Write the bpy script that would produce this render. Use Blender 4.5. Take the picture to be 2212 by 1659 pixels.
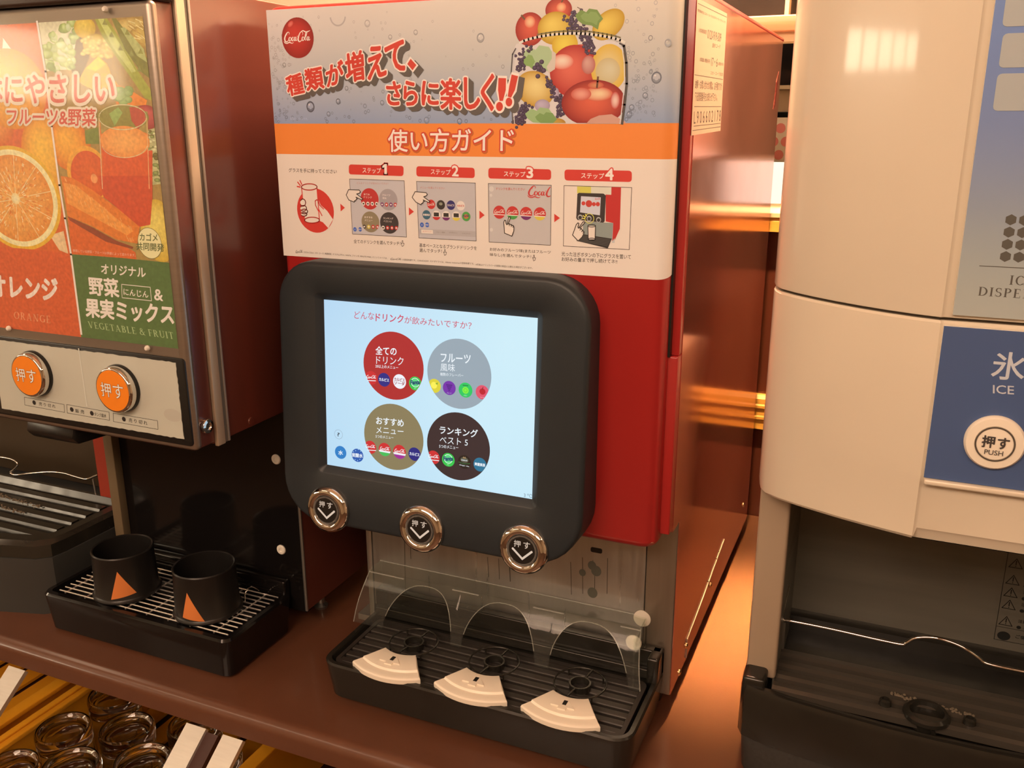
import bpy, bmesh, math, random
from mathutils import Vector, Matrix
random.seed(7)
PI = math.pi
for o in list(bpy.data.objects): bpy.data.objects.remove(o)
SC = bpy.context.scene
COL = SC.collection

# ------------------------------------------------------------ camera
CAM = Vector((0.628438, -0.819078, 0.646833))
CR = Vector((0.918491, 0.395437, -0.001817)); CU = Vector((-0.108357, 0.256097, 0.960559)); CF = Vector((-0.380306, 0.882068, -0.278071))
FPX = 1950.4
cd = bpy.data.cameras.new('camera'); cam = bpy.data.objects.new('camera', cd); COL.objects.link(cam)
cam.matrix_world = Matrix(((CR.x, CU.x, -CF.x, CAM.x), (CR.y, CU.y, -CF.y, CAM.y), (CR.z, CU.z, -CF.z, CAM.z), (0, 0, 0, 1)))
cd.sensor_width = 36; cd.lens = FPX / 2212 * 36; cd.clip_start = 0.01
SC.camera = cam

# ------------------------------------------------------------ world, lights, exposure
W = bpy.data.worlds.new('world'); SC.world = W; W.use_nodes = True
W.node_tree.nodes['Background'].inputs[0].default_value = (1.0, 0.75, 0.5, 1); W.node_tree.nodes['Background'].inputs[1].default_value = 0.2
SC.view_settings.view_transform = 'Standard'; SC.view_settings.look = 'None'; SC.view_settings.gamma = 1; SC.view_settings.use_curve_mapping = False
SC.view_settings.exposure = 0.0
WARM = (1.0, 0.675, 0.475)
def area(name, loc, target, sx, sy, power, color=WARM, spread=180):
    l = bpy.data.lights.new(name, 'AREA'); l.shape = 'RECTANGLE'; l.size = sx; l.size_y = sy; l.energy = power; l.color = color; l.spread = math.radians(spread)
    o = bpy.data.objects.new(name, l); COL.objects.link(o); o.location = loc
    o.rotation_euler = (Vector(target) - Vector(loc)).to_track_quat('-Z', 'Y').to_euler(); return o
area('ceiling_key_light', (0.15, -1.7, 1.66), (0.2, 0.0, 0.45), 1.4, 0.9, 47)
area('ceiling_side_light', (1.5, -1.5, 1.66), (0.5, 0.0, 0.4), 0.9, 0.9, 14)
area('rear_ceiling_light', (0.437, 0.50, 1.62), (0.49, 0.30, 0.0), 0.04, 0.22, 8, (1.0, 0.60, 0.26))
area('streak_fill_light', (0.505, 0.62, 1.63), (0.482, 0.33, 0.0), 0.010, 0.4, 2.6, (1.0, 0.62, 0.26), 10)  # added narrow light, stands in for a reflected streak on the counter
area('rear_wide_fill', (0.22, 0.45, 1.62), (0.52, 0.45, 0.6), 0.12, 0.25, 75, (1.0, 0.68, 0.46))  # added fill, brightens the ice dispenser's side mirrored in the red sheet
area('rear_wall_fill', (0.484, 0.10, 1.62), (0.46, 0.65, 0.26), 0.05, 0.05, 1.9, (1.0, 0.66, 0.30), 34)  # added fill to brighten the wooden rails and the wall behind

# ------------------------------------------------------------ materials
def s2l(c): return tuple(((x / 255) / 12.92 if x <= 10 else ((x / 255 + 0.055) / 1.055) ** 2.4) for x in c)
LREF = (1.09, 0.77, 0.53)                       # the warm white of the room, used to read surface colours
def pt(r, g, b): return tuple(min(0.92, max(0.002, v / l)) for v, l in zip(s2l((r, g, b)), (0.98, 0.63, 0.43)))
def pc(r, g, b): return tuple(min(0.92, max(0.002, v / l)) for v, l in zip(s2l((r, g, b)), LREF))
_m = {}
def mat(name, col=(0.5, 0.5, 0.5), rough=0.5, metal=0.0, coat=0.0, coat_rough=0.05, spec=0.5, emit=0.0, noise=0.0, nscale=40, bump=0.0, bscale=300, stretch=None, rnoise=0.0, trans=0.0, ior=1.45):
    if name in _m: return _m[name]
    m = bpy.data.materials.new(name); m.use_nodes = True; nt = m.node_tree; b = nt.nodes['Principled BSDF']
    b.inputs['Base Color'].default_value = (*col, 1); b.inputs['Roughness'].default_value = rough; b.inputs['Metallic'].default_value = metal
    b.inputs['Coat Weight'].default_value = coat; b.inputs['Coat Roughness'].default_value = coat_rough; b.inputs['Specular IOR Level'].default_value = spec
    b.inputs['Transmission Weight'].default_value = trans; b.inputs['IOR'].default_value = ior
    if emit: b.inputs['Emission Color'].default_value = (*col, 1); b.inputs['Emission Strength'].default_value = emit
    tc = nt.nodes.new('ShaderNodeTexCoord')
    def nz(scale, detail=4):
        n = nt.nodes.new('ShaderNodeTexNoise'); n.inputs['Scale'].default_value = scale; n.inputs['Detail'].default_value = detail
        if stretch:
            mp = nt.nodes.new('ShaderNodeMapping'); mp.inputs['Scale'].default_value = stretch
            nt.links.new(tc.outputs['Object'], mp.inputs[0]); nt.links.new(mp.outputs[0], n.inputs[0])
        else: nt.links.new(tc.outputs['Object'], n.inputs[0])
        return n
    if noise:
        n = nz(nscale); mx = nt.nodes.new('ShaderNodeMix'); mx.data_type = 'RGBA'
        mx.inputs[6].default_value = (*[c * (1 - noise) for c in col], 1); mx.inputs[7].default_value = (*[min(1, c * (1 + noise)) for c in col], 1)
        nt.links.new(n.outputs[0], mx.inputs[0]); nt.links.new(mx.outputs[2], b.inputs['Base Color'])
    if rnoise:
        n = nz(nscale); mr = nt.nodes.new('ShaderNodeMapRange'); mr.inputs[1].default_value = 0.3; mr.inputs[2].default_value = 0.7
        mr.inputs[3].default_value = max(0.02, rough - rnoise); mr.inputs[4].default_value = rough + rnoise
        nt.links.new(n.outputs[0], mr.inputs[0]); nt.links.new(mr.outputs[0], b.inputs['Roughness'])
    if bump:
        n = nz(bscale, 2); bp = nt.nodes.new('ShaderNodeBump'); bp.inputs['Strength'].default_value = bump; bp.inputs['Distance'].default_value = 0.0006
        nt.links.new(n.outputs[0], bp.inputs['Height']); nt.links.new(bp.outputs[0], b.inputs['Normal'])
    _m[name] = m; return m
def attr_mat(name, emit=0.0, rough=0.45, coat=0.0, grain=0.0, gscale=500):
    if name in _m: return _m[name]
    m = bpy.data.materials.new(name); m.use_nodes = True; nt = m.node_tree; b = nt.nodes['Principled BSDF']
    a = nt.nodes.new('ShaderNodeAttribute'); a.attribute_name = 'Col'
    src = a.outputs['Color']
    if grain:
        tc = nt.nodes.new('ShaderNodeTexCoord'); n = nt.nodes.new('ShaderNodeTexNoise'); n.inputs['Scale'].default_value = gscale; n.inputs['Detail'].default_value = 5
        nt.links.new(tc.outputs['Object'], n.inputs[0])
        mr = nt.nodes.new('ShaderNodeMapRange'); mr.inputs[1].default_value = 0.3; mr.inputs[2].default_value = 0.7; mr.inputs[3].default_value = 1 - grain; mr.inputs[4].default_value = 1 + grain
        nt.links.new(n.outputs[0], mr.inputs[0])
        v = nt.nodes.new('ShaderNodeVectorMath'); v.operation = 'SCALE'; nt.links.new(src, v.inputs[0]); nt.links.new(mr.outputs[0], v.inputs['Scale']); src = v.outputs[0]
    if emit:
        b.inputs['Base Color'].default_value = (0.01, 0.01, 0.01, 1); nt.links.new(src, b.inputs['Emission Color']); b.inputs['Emission Strength'].default_value = emit
    else: nt.links.new(src, b.inputs['Base Color'])
    b.inputs['Roughness'].default_value = rough; b.inputs['Coat Weight'].default_value = coat; b.inputs['Coat Roughness'].default_value = 0.08
    _m[name] = m; return m
def clear_mat(name, tint=(0.93, 0.95, 0.93), haze=0.05, rough=0.03, ior=1.45):
    m = bpy.data.materials.new(name); m.use_nodes = True; nt = m.node_tree; nt.nodes.clear()
    out = nt.nodes.new('ShaderNodeOutputMaterial'); t = nt.nodes.new('ShaderNodeBsdfTransparent'); t.inputs[0].default_value = (*tint, 1)
    g = nt.nodes.new('ShaderNodeBsdfGlossy'); g.inputs['Roughness'].default_value = rough
    d = nt.nodes.new('ShaderNodeBsdfDiffuse'); d.inputs[0].default_value = (0.8, 0.8, 0.78, 1)
    fr = nt.nodes.new('ShaderNodeFresnel'); fr.inputs[0].default_value = ior
    ge = nt.nodes.new('ShaderNodeNewGeometry'); inv = nt.nodes.new('ShaderNodeMath'); inv.operation = 'SUBTRACT'; inv.inputs[0].default_value = 1; nt.links.new(ge.outputs['Backfacing'], inv.inputs[1])
    mu = nt.nodes.new('ShaderNodeMath'); mu.operation = 'MULTIPLY'; nt.links.new(fr.outputs[0], mu.inputs[0]); nt.links.new(inv.outputs[0], mu.inputs[1])
    m1 = nt.nodes.new('ShaderNodeMixShader'); m1.inputs[0].default_value = haze; m2 = nt.nodes.new('ShaderNodeMixShader')
    nt.links.new(t.outputs[0], m1.inputs[1]); nt.links.new(d.outputs[0], m1.inputs[2]); nt.links.new(mu.outputs[0], m2.inputs[0])
    nt.links.new(m1.outputs[0], m2.inputs[1]); nt.links.new(g.outputs[0], m2.inputs[2]); nt.links.new(m2.outputs[0], out.inputs[0]); return m

M_RED = mat('red_gloss_paint', (0.38, 0.019, 0.019), 0.32, coat=0.5, coat_rough=0.12, noise=0.05, nscale=8)
M_REDSIDE = mat('red_gloss_side_sheet', (0.74, 0.30, 0.24), 0.13, metal=0.88, coat=0.0, noise=0.06, nscale=10, rnoise=0.03)
M_PRINT = attr_mat('printed_paper', rough=0.42, coat=0.15)
M_PHOTO = attr_mat('printed_photo', rough=0.35, coat=0.3, grain=0.16, gscale=260)
M_SCREEN = attr_mat('lit_screen', emit=1.0, rough=0.2)
M_BEZEL = mat('charcoal_plastic', (0.021, 0.028, 0.034), 0.42, spec=0.45, noise=0.08, nscale=60, bump=0.15, bscale=900)
M_CHROME = mat('chrome', (0.75, 0.72, 0.68), 0.05, metal=1.0)
M_STEEL = mat('brushed_stainless', (0.42, 0.41, 0.38), 0.34, metal=0.85, noise=0.12, nscale=6, stretch=(30, 30, 1), rnoise=0.08)
M_STEELH = mat('brushed_stainless_frame', (0.36, 0.31, 0.26), 0.34, metal=0.8, noise=0.1, nscale=10, stretch=(1, 1, 30))
M_BLACK = mat('black_plastic', (0.010, 0.0095, 0.009), 0.30, spec=0.5, noise=0.1, nscale=30)
M_BLACKG = mat('black_gloss_plastic', (0.007, 0.006, 0.006), 0.12, spec=0.5, rnoise=0.05, nscale=15)
M_TRAY = mat('dark_grey_tray_plastic', (0.018, 0.017, 0.014), 0.21, spec=0.6, noise=0.12, nscale=40, rnoise=0.06)
M_SLAT = mat('grate_plastic', (0.032, 0.028, 0.025), 0.38, spec=0.5, noise=0.2, nscale=50)
M_CREAM = mat('cream_plastic', (0.88, 0.82, 0.70), 0.34, spec=0.5)
M_MAROON = mat('maroon_side_sheet', (0.12, 0.032, 0.022), 0.30, coat=0.5, coat_rough=0.16, noise=0.08, nscale=12)
M_COUNTER = mat('red_brown_laminate', (0.120, 0.048, 0.026), 0.30, coat=0.45, coat_rough=0.13, noise=0.10, nscale=30, bump=0.1, bscale=500)
M_SPLASH = mat('red_brown_wall_panel', (0.10, 0.026, 0.016), 0.25, coat=0.5, coat_rough=0.12, noise=0.12, nscale=8)
M_WOOD = mat('honey_wood_rail', (0.85, 0.42, 0.08), 0.35, coat=0.4, coat_rough=0.1, noise=0.25, nscale=12, stretch=(1, 12, 12))
M_WOODD = mat('brown_wood_rail', (0.36, 0.15, 0.07), 0.4, coat=0.3, noise=0.25, nscale=12, stretch=(1, 12, 12))
M_EDGE_GLINT = clear_mat('acrylic_edge_glint', (0.9, 0.92, 0.88), 0.22, 0.15)  # pale haze puts the glint of the sheet's edges into the colour
M_WOODL = mat('pale_wood_sill', (0.66, 0.50, 0.30), 0.5, noise=0.15, nscale=12, stretch=(1, 10, 10))
M_ICE = mat('ivory_plastic', (0.74, 0.67, 0.54), 0.30, coat=0.9, coat_rough=0.08, noise=0.015, nscale=20)
M_JAMB = mat('grey_painted_steel', (0.37, 0.29, 0.21), 0.45, noise=0.05, nscale=15)
M_BASE = mat('speckled_dark_grey_base', (0.035, 0.034, 0.032), 0.55, noise=0.35, nscale=220)
M_WALL = mat('beige_wall', (0.62, 0.50, 0.36), 0.8, noise=0.05, nscale=4)
M_CEIL = mat('ceiling_paint', (0.75, 0.68, 0.56), 0.9, noise=0.03, nscale=3)
M_FLOOR = mat('dark_brown_floor', (0.12, 0.06, 0.035), 0.5, noise=0.2, nscale=5)
M_ALU = mat('brushed_aluminium', (0.70, 0.68, 0.64), 0.34, metal=0.7, noise=0.12, nscale=25, stretch=(1, 8, 8))
M_RACK = mat('amber_rack_plastic', (0.80, 0.36, 0.02), 0.4, noise=0.15, nscale=20)
M_DARKRED = mat('dark_red_board', (0.05, 0.017, 0.013), 0.5, noise=0.15, nscale=20)
M_LAMP = mat('lit_lamp_diffuser', (1.0, 0.74, 0.50), emit=4.0)
M_WIN = mat('bright_window_glass', (1.0, 0.80, 0.56), emit=13.0)
M_BRASS = mat('brass_screw', (0.75, 0.55, 0.30), 0.2, metal=1.0)
M_WHITEP = mat('white_plastic', (0.75, 0.72, 0.64), 0.4)
M_ACRYL = clear_mat('clear_acrylic', (0.93, 0.95, 0.92), 0.018, 0.06, 1.35)
M_ACRYLF = clear_mat('clear_poster_cover', (0.98, 0.98, 0.97), 0.02, 0.06, 1.3)
M_CLEARR = clear_mat('clear_button_rim', (0.8, 0.8, 0.78), 0.12, 0.05, 1.5)
M_GLASS = mat('tumbler_glass', (0.97, 0.95, 0.9), 0.02, trans=1.0, ior=1.45)
M_CRUST = mat('scale_stain', (0.16, 0.13, 0.09), 0.8, noise=0.4, nscale=200)

# ------------------------------------------------------------ mesh helpers
def link(name, me, mats, parent=None, smooth=False):
    if not isinstance(mats, (list, tuple)): mats = [mats]
    for m in mats: me.materials.append(m)
    if smooth:
        for p in me.polygons: p.use_smooth = True
    o = bpy.data.objects.new(name, me); COL.objects.link(o)
    if parent is not None:
        o.parent = parent; o.matrix_parent_inverse = parent.matrix_world.inverted() if False else Matrix.Translation(-wloc(parent))
    return o
def wloc(o):
    v = Vector(o.location)
    if o.parent is not None: v = v + o.matrix_parent_inverse.translation + wloc(o.parent)
    return v
def thing(name, label, cat, loc, group=None):
    o = bpy.data.objects.new(name, None); COL.objects.link(o); o.location = loc; o.empty_display_size = 0.05
    o['label'] = label; o['category'] = cat
    if group: o['group'] = group
    return o
def tag(o, label, cat, group=None):
    o['label'] = label; o['category'] = cat
    if group: o['group'] = group
    return o
def struct(o): o['kind'] = 'structure'; return o
def new_mesh(name, V, F):
    me = bpy.data.meshes.new(name); me.from_pydata([tuple(v) for v in V], [], F); me.update(); return me
def fix_normals(me):
    bm = bmesh.new(); bm.from_mesh(me); bmesh.ops.recalc_face_normals(bm, faces=bm.faces); bm.to_mesh(me); bm.free()
def autosmooth(me, ang=40):
    bm = bmesh.new(); bm.from_mesh(me)
    for f in bm.faces: f.smooth = True
    for e in bm.edges:
        if len(e.link_faces) != 2 or e.calc_face_angle(0) > math.radians(ang): e.smooth = False
    bm.to_mesh(me); bm.free()
def box(name, x0, x1, y0, y1, z0, z1, m, parent=None, bev=0.0, seg=3):
    bm = bmesh.new(); bmesh.ops.create_cube(bm, size=1)
    for v in bm.verts: v.co = Vector((x0 + (v.co.x + .5) * (x1 - x0), y0 + (v.co.y + .5) * (y1 - y0), z0 + (v.co.z + .5) * (z1 - z0)))
    if bev: bmesh.ops.bevel(bm, geom=list(bm.edges), offset=bev, segments=seg, profile=0.5, affect='EDGES')
    me = bpy.data.meshes.new(name); bm.to_mesh(me); bm.free(); 
    if bev: autosmooth(me, 35)
    return link(name, me, m, parent)
def prism(name, pts, axis, a, b, m, parent=None, bev=0.0, seg=2):
    """closed outline pts extruded along axis ('x','y','z') from a to b"""
    def P(p, t):
        return {'x': (t, p[0], p[1]), 'y': (p[0], t, p[1]), 'z': (p[0], p[1], t)}[axis]
    n = len(pts); V = [P(p, a) for p in pts] + [P(p, b) for p in pts]
    F = [list(range(n)), list(range(2 * n - 1, n - 1, -1))] + [[i, n + i, n + (i + 1) % n, (i + 1) % n] for i in range(n)]
    me = new_mesh(name, V, F); fix_normals(me)
    if bev:
        bm = bmesh.new(); bm.from_mesh(me); bmesh.ops.bevel(bm, geom=[e for e in bm.edges if e.calc_face_angle(0) > 0.5], offset=bev, segments=seg, profile=0.5, affect='EDGES'); bm.to_mesh(me); bm.free()
    autosmooth(me, 35); return link(name, me, m, parent)
def rrect(x0, x1, y0, y1, r, n=6):
    if not isinstance(r, (list, tuple)): r = [r] * 4
    out = []
    for (cx, cy, a0, rr) in ((x1 - r[0], y1 - r[0], 0, r[0]), (x0 + r[1], y1 - r[1], 90, r[1]), (x0 + r[2], y0 + r[2], 180, r[2]), (x1 - r[3], y0 + r[3], 270, r[3])):
        for i in range(n + 1):
            a = math.radians(a0 + 90 * i / n); out.append((cx + rr * math.cos(a), cy + rr * math.sin(a)))
    return out
def loft(name, loops, m, parent=None, cap0=False, cap1=False, smooth_ang=35):
    n = len(loops[0]); V = [v for l in loops for v in l]; F = []
    for k in range(len(loops) - 1):
        for i in range(n): F.append([k * n + i, k * n + (i + 1) % n, (k + 1) * n + (i + 1) % n, (k + 1) * n + i])
    if cap0: F.append(list(range(n))[::-1])
    if cap1: F.append([(len(loops) - 1) * n + i for i in range(n)])
    me = new_mesh(name, V, F); fix_normals(me); autosmooth(me, smooth_ang); return link(name, me, m, parent)
def lathe(name, prof, m, parent=None, o=(0, 0, 0), ax=(0, 0, 1), n=32, ang=35, cap=True):
    """prof: list of (radius, height along ax)"""
    ax = Vector(ax).normalized(); u = ax.orthogonal().normalized(); v = ax.cross(u); o = Vector(o); loops = []
    for r, h in prof: loops.append([tuple(o + ax * h + (u * math.cos(2 * PI * i / n) + v * math.sin(2 * PI * i / n)) * r) for i in range(n)])
    return loft(name, loops, m, parent, cap and prof[0][0] > 1e-6, cap and prof[-1][0] > 1e-6, ang)
def tube_geo(pts, r, n=8, closed=False):
    pts = [Vector(p) for p in pts]; L = len(pts); V = []; F = []; prev = None
    for i, p in enumerate(pts):
        a = pts[(i - 1) % L] if (closed or i > 0) else p; b = pts[(i + 1) % L] if (closed or i < L - 1) else p
        t = (b - a).normalized()
        u = t.orthogonal().normalized() if prev is None else (prev - t * prev.dot(t)).normalized()
        prev = u; v = t.cross(u)
        for k in range(n): V.append(p + (u * math.cos(2 * PI * k / n) + v * math.sin(2 * PI * k / n)) * r)
    for i in range(L if closed else L - 1):
        j = (i + 1) % L
        for k in range(n): F.append([i * n + k, i * n + (k + 1) % n, j * n + (k + 1) % n, j * n + k])
    if not closed: F.append(list(range(n))[::-1]); F.append([(L - 1) * n + k for k in range(n)])
    return V, F
def tube(name, pts, r, m, parent=None, n=8, closed=False):
    V, F = tube_geo(pts, r, n, closed); me = new_mesh(name, V, F); fix_normals(me); autosmooth(me, 50); return link(name, me, m, parent)
def smooth_path(pts, sub=6):
    P = [Vector(p) for p in pts]; out = []
    for i in range(len(P) - 1):
        p0 = P[max(i - 1, 0)]; p1 = P[i]; p2 = P[i + 1]; p3 = P[min(i + 2, len(P) - 1)]
        for k in range(sub):
            t = k / sub; out.append(0.5 * ((2 * p1) + (p2 - p0) * t + (2 * p0 - 5 * p1 + 4 * p2 - p3) * t * t + (3 * p1 - p0 - 3 * p2 + p3) * t ** 3))
    out.append(P[-1]); return out
def join_meshes(name, objs, parent=None):
    bm = bmesh.new(); mats = []
    for o in objs:
        for m in o.data.materials:
            if m not in mats: mats.append(m)
    for o in objs:
        n0 = len(bm.faces); bm.from_mesh(o.data); bm.faces.ensure_lookup_table()
        mp = [mats.index(m) for m in o.data.materials]
        for f in bm.faces[n0:]: f.material_index = mp[f.material_index]
    me = bpy.data.meshes.new(name); bm.to_mesh(me); bm.free()
    for o in objs: bpy.data.objects.remove(o)
    return link(name, me, mats, parent)

# ------------------------------------------------------------ flat print: everything is laid out on the real plane of its panel
class Plane:
    def __init__(s, o, eu, ev, n): s.o = Vector(o); s.eu = Vector(eu); s.ev = Vector(ev); s.n = Vector(n).normalized()
    def uv(s, x, y):
        d = CF * FPX + CR * (x - 1106) - CU * (y - 829.5); t = (s.o - CAM).dot(s.n) / d.dot(s.n); q = CAM + d * t - s.o
        return (q.dot(s.eu), q.dot(s.ev))
    def P(s, u, v, h=0.0): return s.o + s.eu * u + s.ev * v + s.n * h
LAY = 0.00006
class Crop:
    """reads positions taken from an enlarged detail and gives them on the panel's plane, in metres"""
    def __init__(s, pl, ox, oy, k): s.pl = pl; s.ox = ox; s.oy = oy; s.k = k
    def __call__(s, x, y): return s.pl.uv(s.ox + x / s.k, s.oy + y / s.k)
_gl = {}
def glyphs(txt, off=0.0):
    key = (txt, off)
    if key in _gl: return _gl[key]
    c = bpy.data.curves.new('t', 'FONT'); c.body = txt; c.size = 1; c.resolution_u = 3; c.offset = off; c.fill_mode = 'FRONT'
    o = bpy.data.objects.new('t', c); COL.objects.link(o); dg = bpy.context.evaluated_depsgraph_get(); dg.update()
    me = bpy.data.meshes.new_from_object(o.evaluated_get(dg))
    V = [(v.co.x, v.co.y) for v in me.vertices]; F = [list(p.vertices) for p in me.polygons]
    bpy.data.objects.remove(o); bpy.data.curves.remove(c); bpy.data.meshes.remove(me)
    _gl[key] = (V, F); return _gl[key]
def gbox(txt):
    V, _ = glyphs(txt); xs = [v[0] for v in V]; ys = [v[1] for v in V]; return min(xs), max(xs), min(ys), max(ys)
class Art:
    def __init__(s, pl): s.pl = pl; s.V = []; s.F = []; s.C = []
    def add(s, pts, faces, cols, lay):
        s.k = getattr(s, 'k', 0) + 1; lay = lay + (s.k % 40) * .006; b = len(s.V); s.V += [s.pl.P(p[0], p[1], lay * LAY) for p in pts]; s.F += [[b + i for i in f] for f in faces]
        s.C += cols if isinstance(cols, list) else [cols] * len(pts)
    def poly(s, pts, col, lay, cols=None):
        s.add(pts, [list(range(len(pts)))], cols if cols else col, lay)
    def ell(s, c, ru, rv, col, lay, rot=0, n=36, edge=None, hl=(0, 0), clip=None, rings=5):
        ca, sa = math.cos(rot), math.sin(rot)
        def pt(a, k, sh): 
            x = ru * math.cos(a) * k + ru * hl[0] * sh; y = rv * math.sin(a) * k + rv * hl[1] * sh
            q = (c[0] + x * ca - y * sa, c[1] + x * sa + y * ca)
            if clip:
                dx, dy = q[0] - clip[0][0], q[1] - clip[0][1]; d = math.hypot(dx, dy)
                if d > clip[1]: q = (clip[0][0] + dx * clip[1] / d, clip[0][1] + dy * clip[1] / d)
            return q
        if edge is None: s.add([pt(2 * PI * i / n, 1, 0) for i in range(n)], [list(range(n))], col, lay); return
        P = [pt(0, 0, 1)]; Cc = [col]; F = []
        for r in range(1, rings + 1):
            k = r / rings; w = k ** 1.6
            for i in range(n): P.append(pt(2 * PI * i / n, k, 1 - k)); Cc.append(tuple(a * (1 - w) + b * w for a, b in zip(col, edge)))
        for i in range(n): F.append([0, 1 + i, 1 + (i + 1) % n])
        for r in range(rings - 1):
            a = 1 + r * n; b = a + n
            for i in range(n): F.append([a + i, b + i, b + (i + 1) % n, a + (i + 1) % n])
        s.add(P, F, Cc, lay)
    def ring(s, c, r0, r1, col, lay, n=28, k=1.0, a0=0, a1=2 * PI):
        P = []; 
        for i in range(n + 1):
            a = a0 + (a1 - a0) * i / n; P += [(c[0] + r0 * k * math.cos(a), c[1] + r0 * math.sin(a)), (c[0] + r1 * k * math.cos(a), c[1] + r1 * math.sin(a))]
        s.add(P, [[2 * i, 2 * i + 1, 2 * i + 3, 2 * i + 2] for i in range(n)], col, lay)
    def line(s, pts, w, col, lay, closed=False):
        pts = list(pts); L = len(pts); seg = L if closed else L - 1; P = []; F = []
        for i in range(seg):
            a, b = pts[i], pts[(i + 1) % L]; dx, dy = b[0] - a[0], b[1] - a[1]; d = math.hypot(dx, dy) or 1e-9
            nx, ny = -dy / d * w / 2, dx / d * w / 2; ex, ey = dx / d * w * .35, dy / d * w * .35
            k = len(P); P += [(a[0] + nx - ex, a[1] + ny - ey), (a[0] - nx - ex, a[1] - ny - ey), (b[0] - nx + ex, b[1] - ny + ey), (b[0] + nx + ex, b[1] + ny + ey)]; F.append([k, k + 1, k + 2, k + 3])
        s.add(P, F, col, lay)
    def outlined(s, pts, fill, line, w, lay):
        s.poly(pts, fill, lay); s.line(pts, w, line, lay + .5, True)
    def text(s, txt, ll, lr, ul, col, lay, off=0.0, sh=(0, 0)):
        """off thickens the strokes: shifted copies on rings of that radius (in ems)"""
        V, F = glyphs(txt); x0, x1, y0, y1 = gbox(txt)
        ex = ((lr[0] - ll[0]) / (x1 - x0), (lr[1] - ll[1]) / (x1 - x0)); ey = ((ul[0] - ll[0]) / (y1 - y0), (ul[1] - ll[1]) / (y1 - y0))
        em = min(math.hypot(*ex), math.hypot(*ey))
        sx_, sy_ = em / math.hypot(*ex), em / math.hypot(*ey)
        D = [(0, 0)]
        if off > 0: k = 6 if off < .035 else 12; D += [(off * sx_ * math.cos(2 * PI * i / k), off * sy_ * math.sin(2 * PI * i / k)) for i in range(k)]
        if off > .07: D += [(off * .55 * sx_ * math.cos(2 * PI * i / 8), off * .55 * sy_ * math.sin(2 * PI * i / 8)) for i in range(8)]
        for q, (dx, dy) in enumerate(D):
            s.add([(ll[0] + (x + dx - x0) * ex[0] + (y + dy - y0) * ey[0] + sh[0], ll[1] + (x + dx - x0) * ex[1] + (y + dy - y0) * ey[1] + sh[1]) for x, y in V], F, col, lay + q * .012)
    def strokes(s, st, ll, lr, ul, w0, h0, col, lay):
        """calligraphic strokes given in a w0 x h0 box; each stroke = list of (x, y, width)"""
        ex = ((lr[0] - ll[0]) / w0, (lr[1] - ll[1]) / w0); ey = ((ul[0] - ll[0]) / h0, (ul[1] - ll[1]) / h0)
        def M(x, y): return (ll[0] + x * ex[0] + y * ey[0], ll[1] + x * ex[1] + y * ey[1])
        for q in st:
            pts = smooth_path([(a[0], a[1], a[2]) for a in q], 5); P = []; F = []
            for i, p in enumerate(pts):
                a = pts[max(i - 1, 0)]; b = pts[min(i + 1, len(pts) - 1)]; dx, dy = b.x - a.x, b.y - a.y; d = math.hypot(dx, dy) or 1e-9
                nx, ny = -dy / d * p.z / 2, dx / d * p.z / 2; P += [M(p.x + nx, p.y + ny), M(p.x - nx, p.y - ny)]
            F = [[2 * i, 2 * i + 1, 2 * i + 3, 2 * i + 2] for i in range(len(pts) - 1)]; s.add(P, F, col, lay)
    def serif(s, txt, ll, lr, ul, col, lay, gap=0.16):
        x = 0; L = []
        for ch in txt:
            w, parts = SERIF[ch]; L += [([(px + x, py) for px, py in p]) for p in parts]; x += w + gap
        x -= gap; ex = ((lr[0] - ll[0]) / x, (lr[1] - ll[1]) / x); ey = ((ul[0] - ll[0]), (ul[1] - ll[1]))
        for p in L: s.poly([(ll[0] + a * ex[0] + b * ey[0], ll[1] + a * ex[1] + b * ey[1]) for a, b in p], col, lay)
    def build(s, name, parent, m):
        me = new_mesh(name, s.V, s.F); at = me.color_attributes.new('Col', 'FLOAT_COLOR', 'POINT')
        for i, c in enumerate(s.C): at.data[i].color = (*c, 1)
        return link(name, me, m, parent)
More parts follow.
